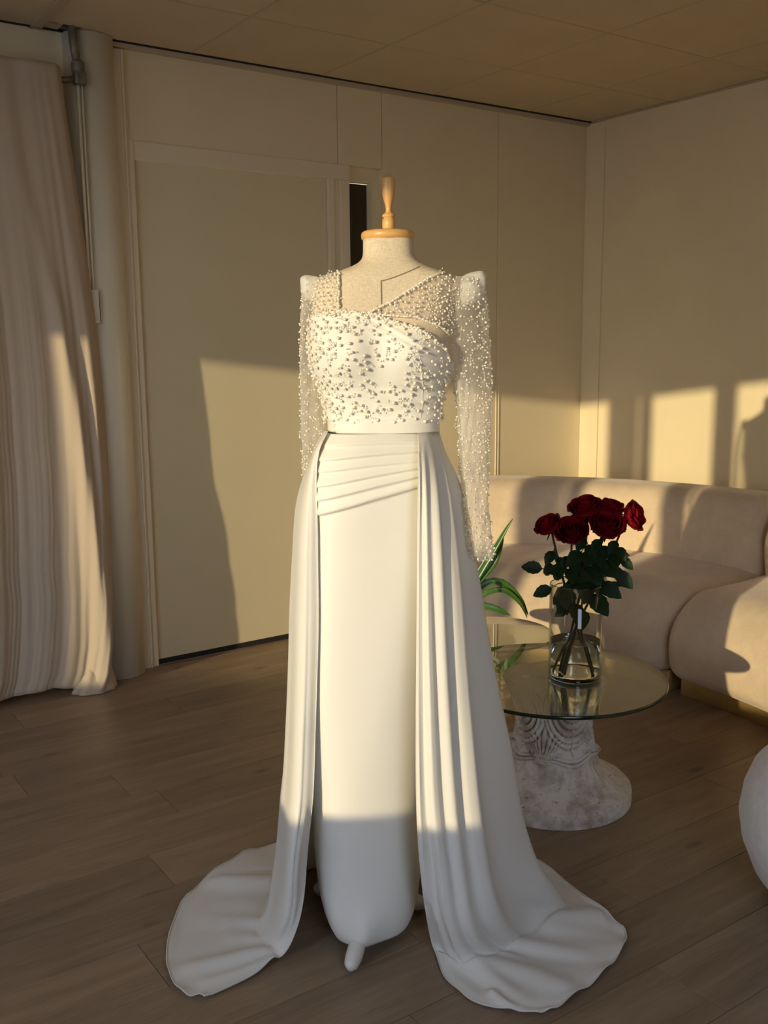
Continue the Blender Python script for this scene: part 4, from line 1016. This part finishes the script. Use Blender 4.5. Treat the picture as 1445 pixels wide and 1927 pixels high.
# ------------------------------------------------------------------ vase with water and roses
VC=(2.062,1.980)
vase = empty('vase', (VC[0],VC[1],TZ), 'tall clear glass cylinder vase half filled with water on the round table', 'vase')
Rv=.078; Hv=.286
MB().lathe([(0,.012),(Rv-.006,.012),(Rv-.0035,.018),(Rv-.0035,Hv-.001),(Rv-.0017,Hv),(Rv,Hv-.001),(Rv,.006),(Rv-.004,.0005),(0,.0005)][::-1],(VC[0],VC[1],TZ),64,False).build('vase_wall', M['vase_glass'], vase, True)
MB().lathe([(0,.0008),(Rv-.005,.0008),(Rv-.001,.005),(Rv-.001,.010),(Rv-.005,.014),(0,.014)],(VC[0],VC[1],TZ),64,False).build('thick_base', M['thick_glass'], vase, True)
MB().lathe([(Rv-.0036,Hv-.0012),(Rv-.0018,Hv+.0006),(Rv+.0002,Hv-.0012)],(VC[0],VC[1],TZ),64,False).build('rim', M['thick_glass'], vase, True)
MB().lathe([(0,.0148),(Rv-.0065,.0148),(Rv-.0038,.020),(Rv-.0038,.1130),(Rv-.0050,.1122),(0,.1122)],(VC[0],VC[1],TZ),64,False).build('water', M['water'], vase, False)
for p in bpy.data.objects['water'].data.polygons: p.use_smooth = abs(p.normal.z) < .5

def petal_mesh(R_, H_, half, curl):
    "one cupped petal: rises from the base, bellies out to R_, lip rolled outwards by curl"
    nu_,nv2=9,9; V=[]
    for i in range(nv2):
        t=i/(nv2-1)
        for k in range(nu_):
            a=(k/(nu_-1)-.5)*2; hw=half*(.45+.55*math.sin(PI*min(1,.15+.55*t)))*(1-.35*max(0,t-.75)*4*abs(a)**3)
            r=R_*(.12+.88*math.sin(PI/2*min(1,t*1.55))**.85)-R_*.12*max(0,t-.5)+curl*max(0,t-.72)**1.3*.10+.0018*abs(a)**2
            z=H_*t*(1-.13*abs(a)**2.2*t)-curl*max(0,t-.8)**2*.28
            z+=curl*.006*(1-abs(a))*(t>.9)
            ang=a*hw; V.append((r*math.cos(ang), r*math.sin(ang), z))
    me=bpy.data.meshes.new('petal'); me.from_pydata(V,[],grid_faces(nv2,nu_)); me.update()
    me.polygons.foreach_set('use_smooth',[True]*len(me.polygons)); me.materials.append(M['rose']); return me
PET=[petal_mesh(.0065,.047,1.9,.0),petal_mesh(.0120,.050,1.5,.03),petal_mesh(.0185,.051,1.25,.10),petal_mesh(.0255,.050,1.05,.22),petal_mesh(.0325,.047,.95,.36),petal_mesh(.0385,.042,.85,.55)]
def leaf_pts(L,Wd,bend=.2):
    V=[];nu_,nv2=7,10
    for i in range(nv2):
        t=i/(nv2-1); hw=Wd*.5*(math.sin(PI*t**.85)**.8 if 0<t<1 else 0.02)*(1+.05*(-1)**i)
        for k in range(nu_):
            a=(k/(nu_-1)-.5)*2; V.append((a*hw, L*t, -bend*L*t*t+.18*abs(a)*hw+.0))
    return V,grid_faces(nv2,nu_)
LEAF=[]
for L,Wd in ((.062,.040),(.050,.030),(.05,.014)):
    V,F=leaf_pts(L,Wd); me=bpy.data.meshes.new('leaf'); me.from_pydata(V,[],F); me.update(); me.polygons.foreach_set('use_smooth',[True]*len(me.polygons)); me.materials.append(M['leaf']); LEAF.append(me)
def basis(direction, normal):
    Yv=Vector(direction).normalized(); Zv=Vector(normal); Zv=(Zv-Yv*Zv.dot(Yv)).normalized(); Xv=Yv.cross(Zv)
    return Matrix(((Xv.x,Yv.x,Zv.x),(Xv.y,Yv.y,Zv.y),(Xv.z,Yv.z,Zv.z)))
IR = Vector((.70,-.714,0)); TOW = Vector((-.714,-.70,0))       # across the table as seen, and towards the lens side
def rose(head, tilt, size, foot, label, leaves):
    head=Vector(head); foot=Vector((VC[0]+foot[0],VC[1]+foot[1],TZ+.018)); t_=Vector(tilt).normalized()
    r = empty('rose', tuple(foot), label, 'rose', 'red roses in the glass vase')
    mouth = Vector((VC[0]+(foot.x-VC[0])*-.35+(head.x-VC[0])*.28, VC[1]+(foot.y-VC[1])*-.35+(head.y-VC[1])*.28, TZ+.30))
    base = head - t_*.030*size
    S=spline([tuple(foot),tuple(foot.lerp(mouth,.5)),tuple(mouth),tuple(mouth.lerp(base,.55)+Vector((0,0,-.004))),tuple(base)],26)
    S_=[Vector(p) for p in S]
    MB().tube(S,[.0036]*20+[.0032]*6,8).build('stem', M['stem'], r, True)
    zax=t_; xax=zax.cross(Vector((.3,.9,.1))).normalized(); yax=zax.cross(xax)
    Rm=Matrix(((xax.x,yax.x,zax.x),(xax.y,yax.y,zax.y),(xax.z,yax.z,zax.z)))
    cnt=[2,3,4,5,6,6]; off=random.random()*6
    for ring,c_ in enumerate(cnt):
        for k in range(c_):
            o=bpy.data.objects.new('petal',PET[ring]); C.objects.link(o); o.parent=r
            a=off+ring*1.3+2*PI*k/c_+random.uniform(-.15,.15); s=size*random.uniform(.94,1.06)
            Ml=Rm@Matrix.Rotation(a,3,'Z')
            o.matrix_local=Matrix.Translation(base-foot+t_*(.0012*(5-ring)-.004))@(Ml.to_4x4())@Matrix.Scale(s,4)
    cx = MB().lathe([(.0,-.006),(.007,-.003),(.011,.004),(.008,.009),(0,.010)],(0,0,0),14).build('calyx', M['stem'], None, True); cx.parent = r
    cx.matrix_local=Matrix.Translation(base-foot)@Rm.to_4x4()
    for k in range(4):
        o=bpy.data.objects.new('sepal',LEAF[2]); C.objects.link(o); o.parent=r
        a=k*PI/2+off; d_=Rm@Vector((math.cos(a),math.sin(a),-.35)); o.matrix_local=Matrix.Translation(base-foot)@basis(d_,t_).to_4x4()@Matrix.Scale(.65,4)
    for (ts,ds,li,sc,nrm) in leaves:
        p=S_[int(ts*25)]; d_=(IR*ds[0]+TOW*ds[1]+Vector((0,0,ds[2]))).normalized(); reach=ds[3] if len(ds)>3 else .03
        q=p+d_*reach; MB().tube([p,p.lerp(q,.5)+Vector((0,0,.004)),q],.0015,6).build('twig', M['stem'], r, True)
        o=bpy.data.objects.new('leaf',LEAF[li]); C.objects.link(o); o.parent=r
        o.matrix_local=Matrix.Translation(q-foot)@basis(d_,IR*nrm[0]+TOW*nrm[1]+Vector((0,0,nrm[2]))).to_4x4()@Matrix.Scale(sc,4)
    return r
F_=(0,1,.5); _r = rose
def rose(head,tilt,size,foot,label,leaves): return _r(head,tilt,size*1.08,foot,label,leaves+[(.90,(-.5,.8,-.7,.012),0,.8,F_),(.87,(.5,.8,-.7,.012),0,.8,F_),(.83,(.1,.9,-.5,.015),0,.95,F_),(.77,(-.35,-.3,-.2,.02),0,1.0,F_),(.70,(.4,-.4,-.2,.02),0,1.05,F_),(.64,(-.1,.7,-.6,.012),0,1.0,F_)])
rose((2.000,2.045,.856),IR*-.55+TOW*.35+Vector((0,0,.9)),.86,(.020,-.045),'leftmost red rose, leaning left on its stem',
     [(.72,(-1,.2,.15,.055),0,1.0,F_),(.66,(-.9,.3,-.35,.04),0,.95,F_),(.70,(-.25,.2,.9,.03),2,1.1,F_),(.62,(-.3,.5,-.3,.02),1,1.0,F_)])
rose((2.046,1.990,.842),IR*-.05+TOW*.75+Vector((0,0,.8)),1.05,(.040,-.020),'lowest red rose, front of the bunch, facing out',
     [(.76,(-.6,.6,.1,.02),0,1.0,F_),(.66,(-.3,.8,-.5,.03),0,1.2,F_),(.58,(.2,.9,-.6,.025),0,1.1,F_),(.74,(.5,.6,.1,.02),0,1.05,F_),(.52,(-.8,.4,-.5,.015),0,.9,F_)])
rose((2.085,1.975,.910),IR*-.25+TOW*.30+Vector((0,0,1)),1.02,(-.020,.030),'topmost red rose, wide bloom at the back left',
     [(.80,(-.4,.5,-.3,.02),0,1.1,F_),(.72,(.4,.6,-.5,.02),0,1.2,F_),(.62,(-.6,.5,-.2,.02),1,1.1,F_)])
rose((2.140,1.935,.905),IR*.15+TOW*.15+Vector((0,0,1)),.98,(-.030,.015),'red rose at the back right, partly behind another',
     [(.76,(.6,.3,.1,.03),0,1.1,F_),(.68,(.9,.1,-.1,.045),1,1.0,F_)])
rose((2.112,1.912,.864),IR*.15+TOW*.65+Vector((0,0,.85)),1.12,(-.045,-.005),'largest red rose, centre right of the bunch',
     [(.80,(.6,.6,-.3,.02),0,1.2,F_),(.70,(.8,.5,-.4,.04),0,1.2,F_),(.60,(.6,.8,-.55,.03),0,1.35,F_),(.64,(1,.2,.0,.055),2,1.1,F_),(.5,(.0,.9,-.5,.02),0,1.2,F_)])
rose((2.176,1.866,.886),IR*.85+TOW*.30+Vector((0,0,.35)),.90,(-.055,.030),'sunlit red rose, rightmost, tilted to the right',
     [(.80,(.6,.3,-.5,.03),1,1.0,F_),(.72,(.8,.4,-.7,.035),0,1.1,F_),(.84,(.5,.2,-.8,.02),2,1.2,F_)])
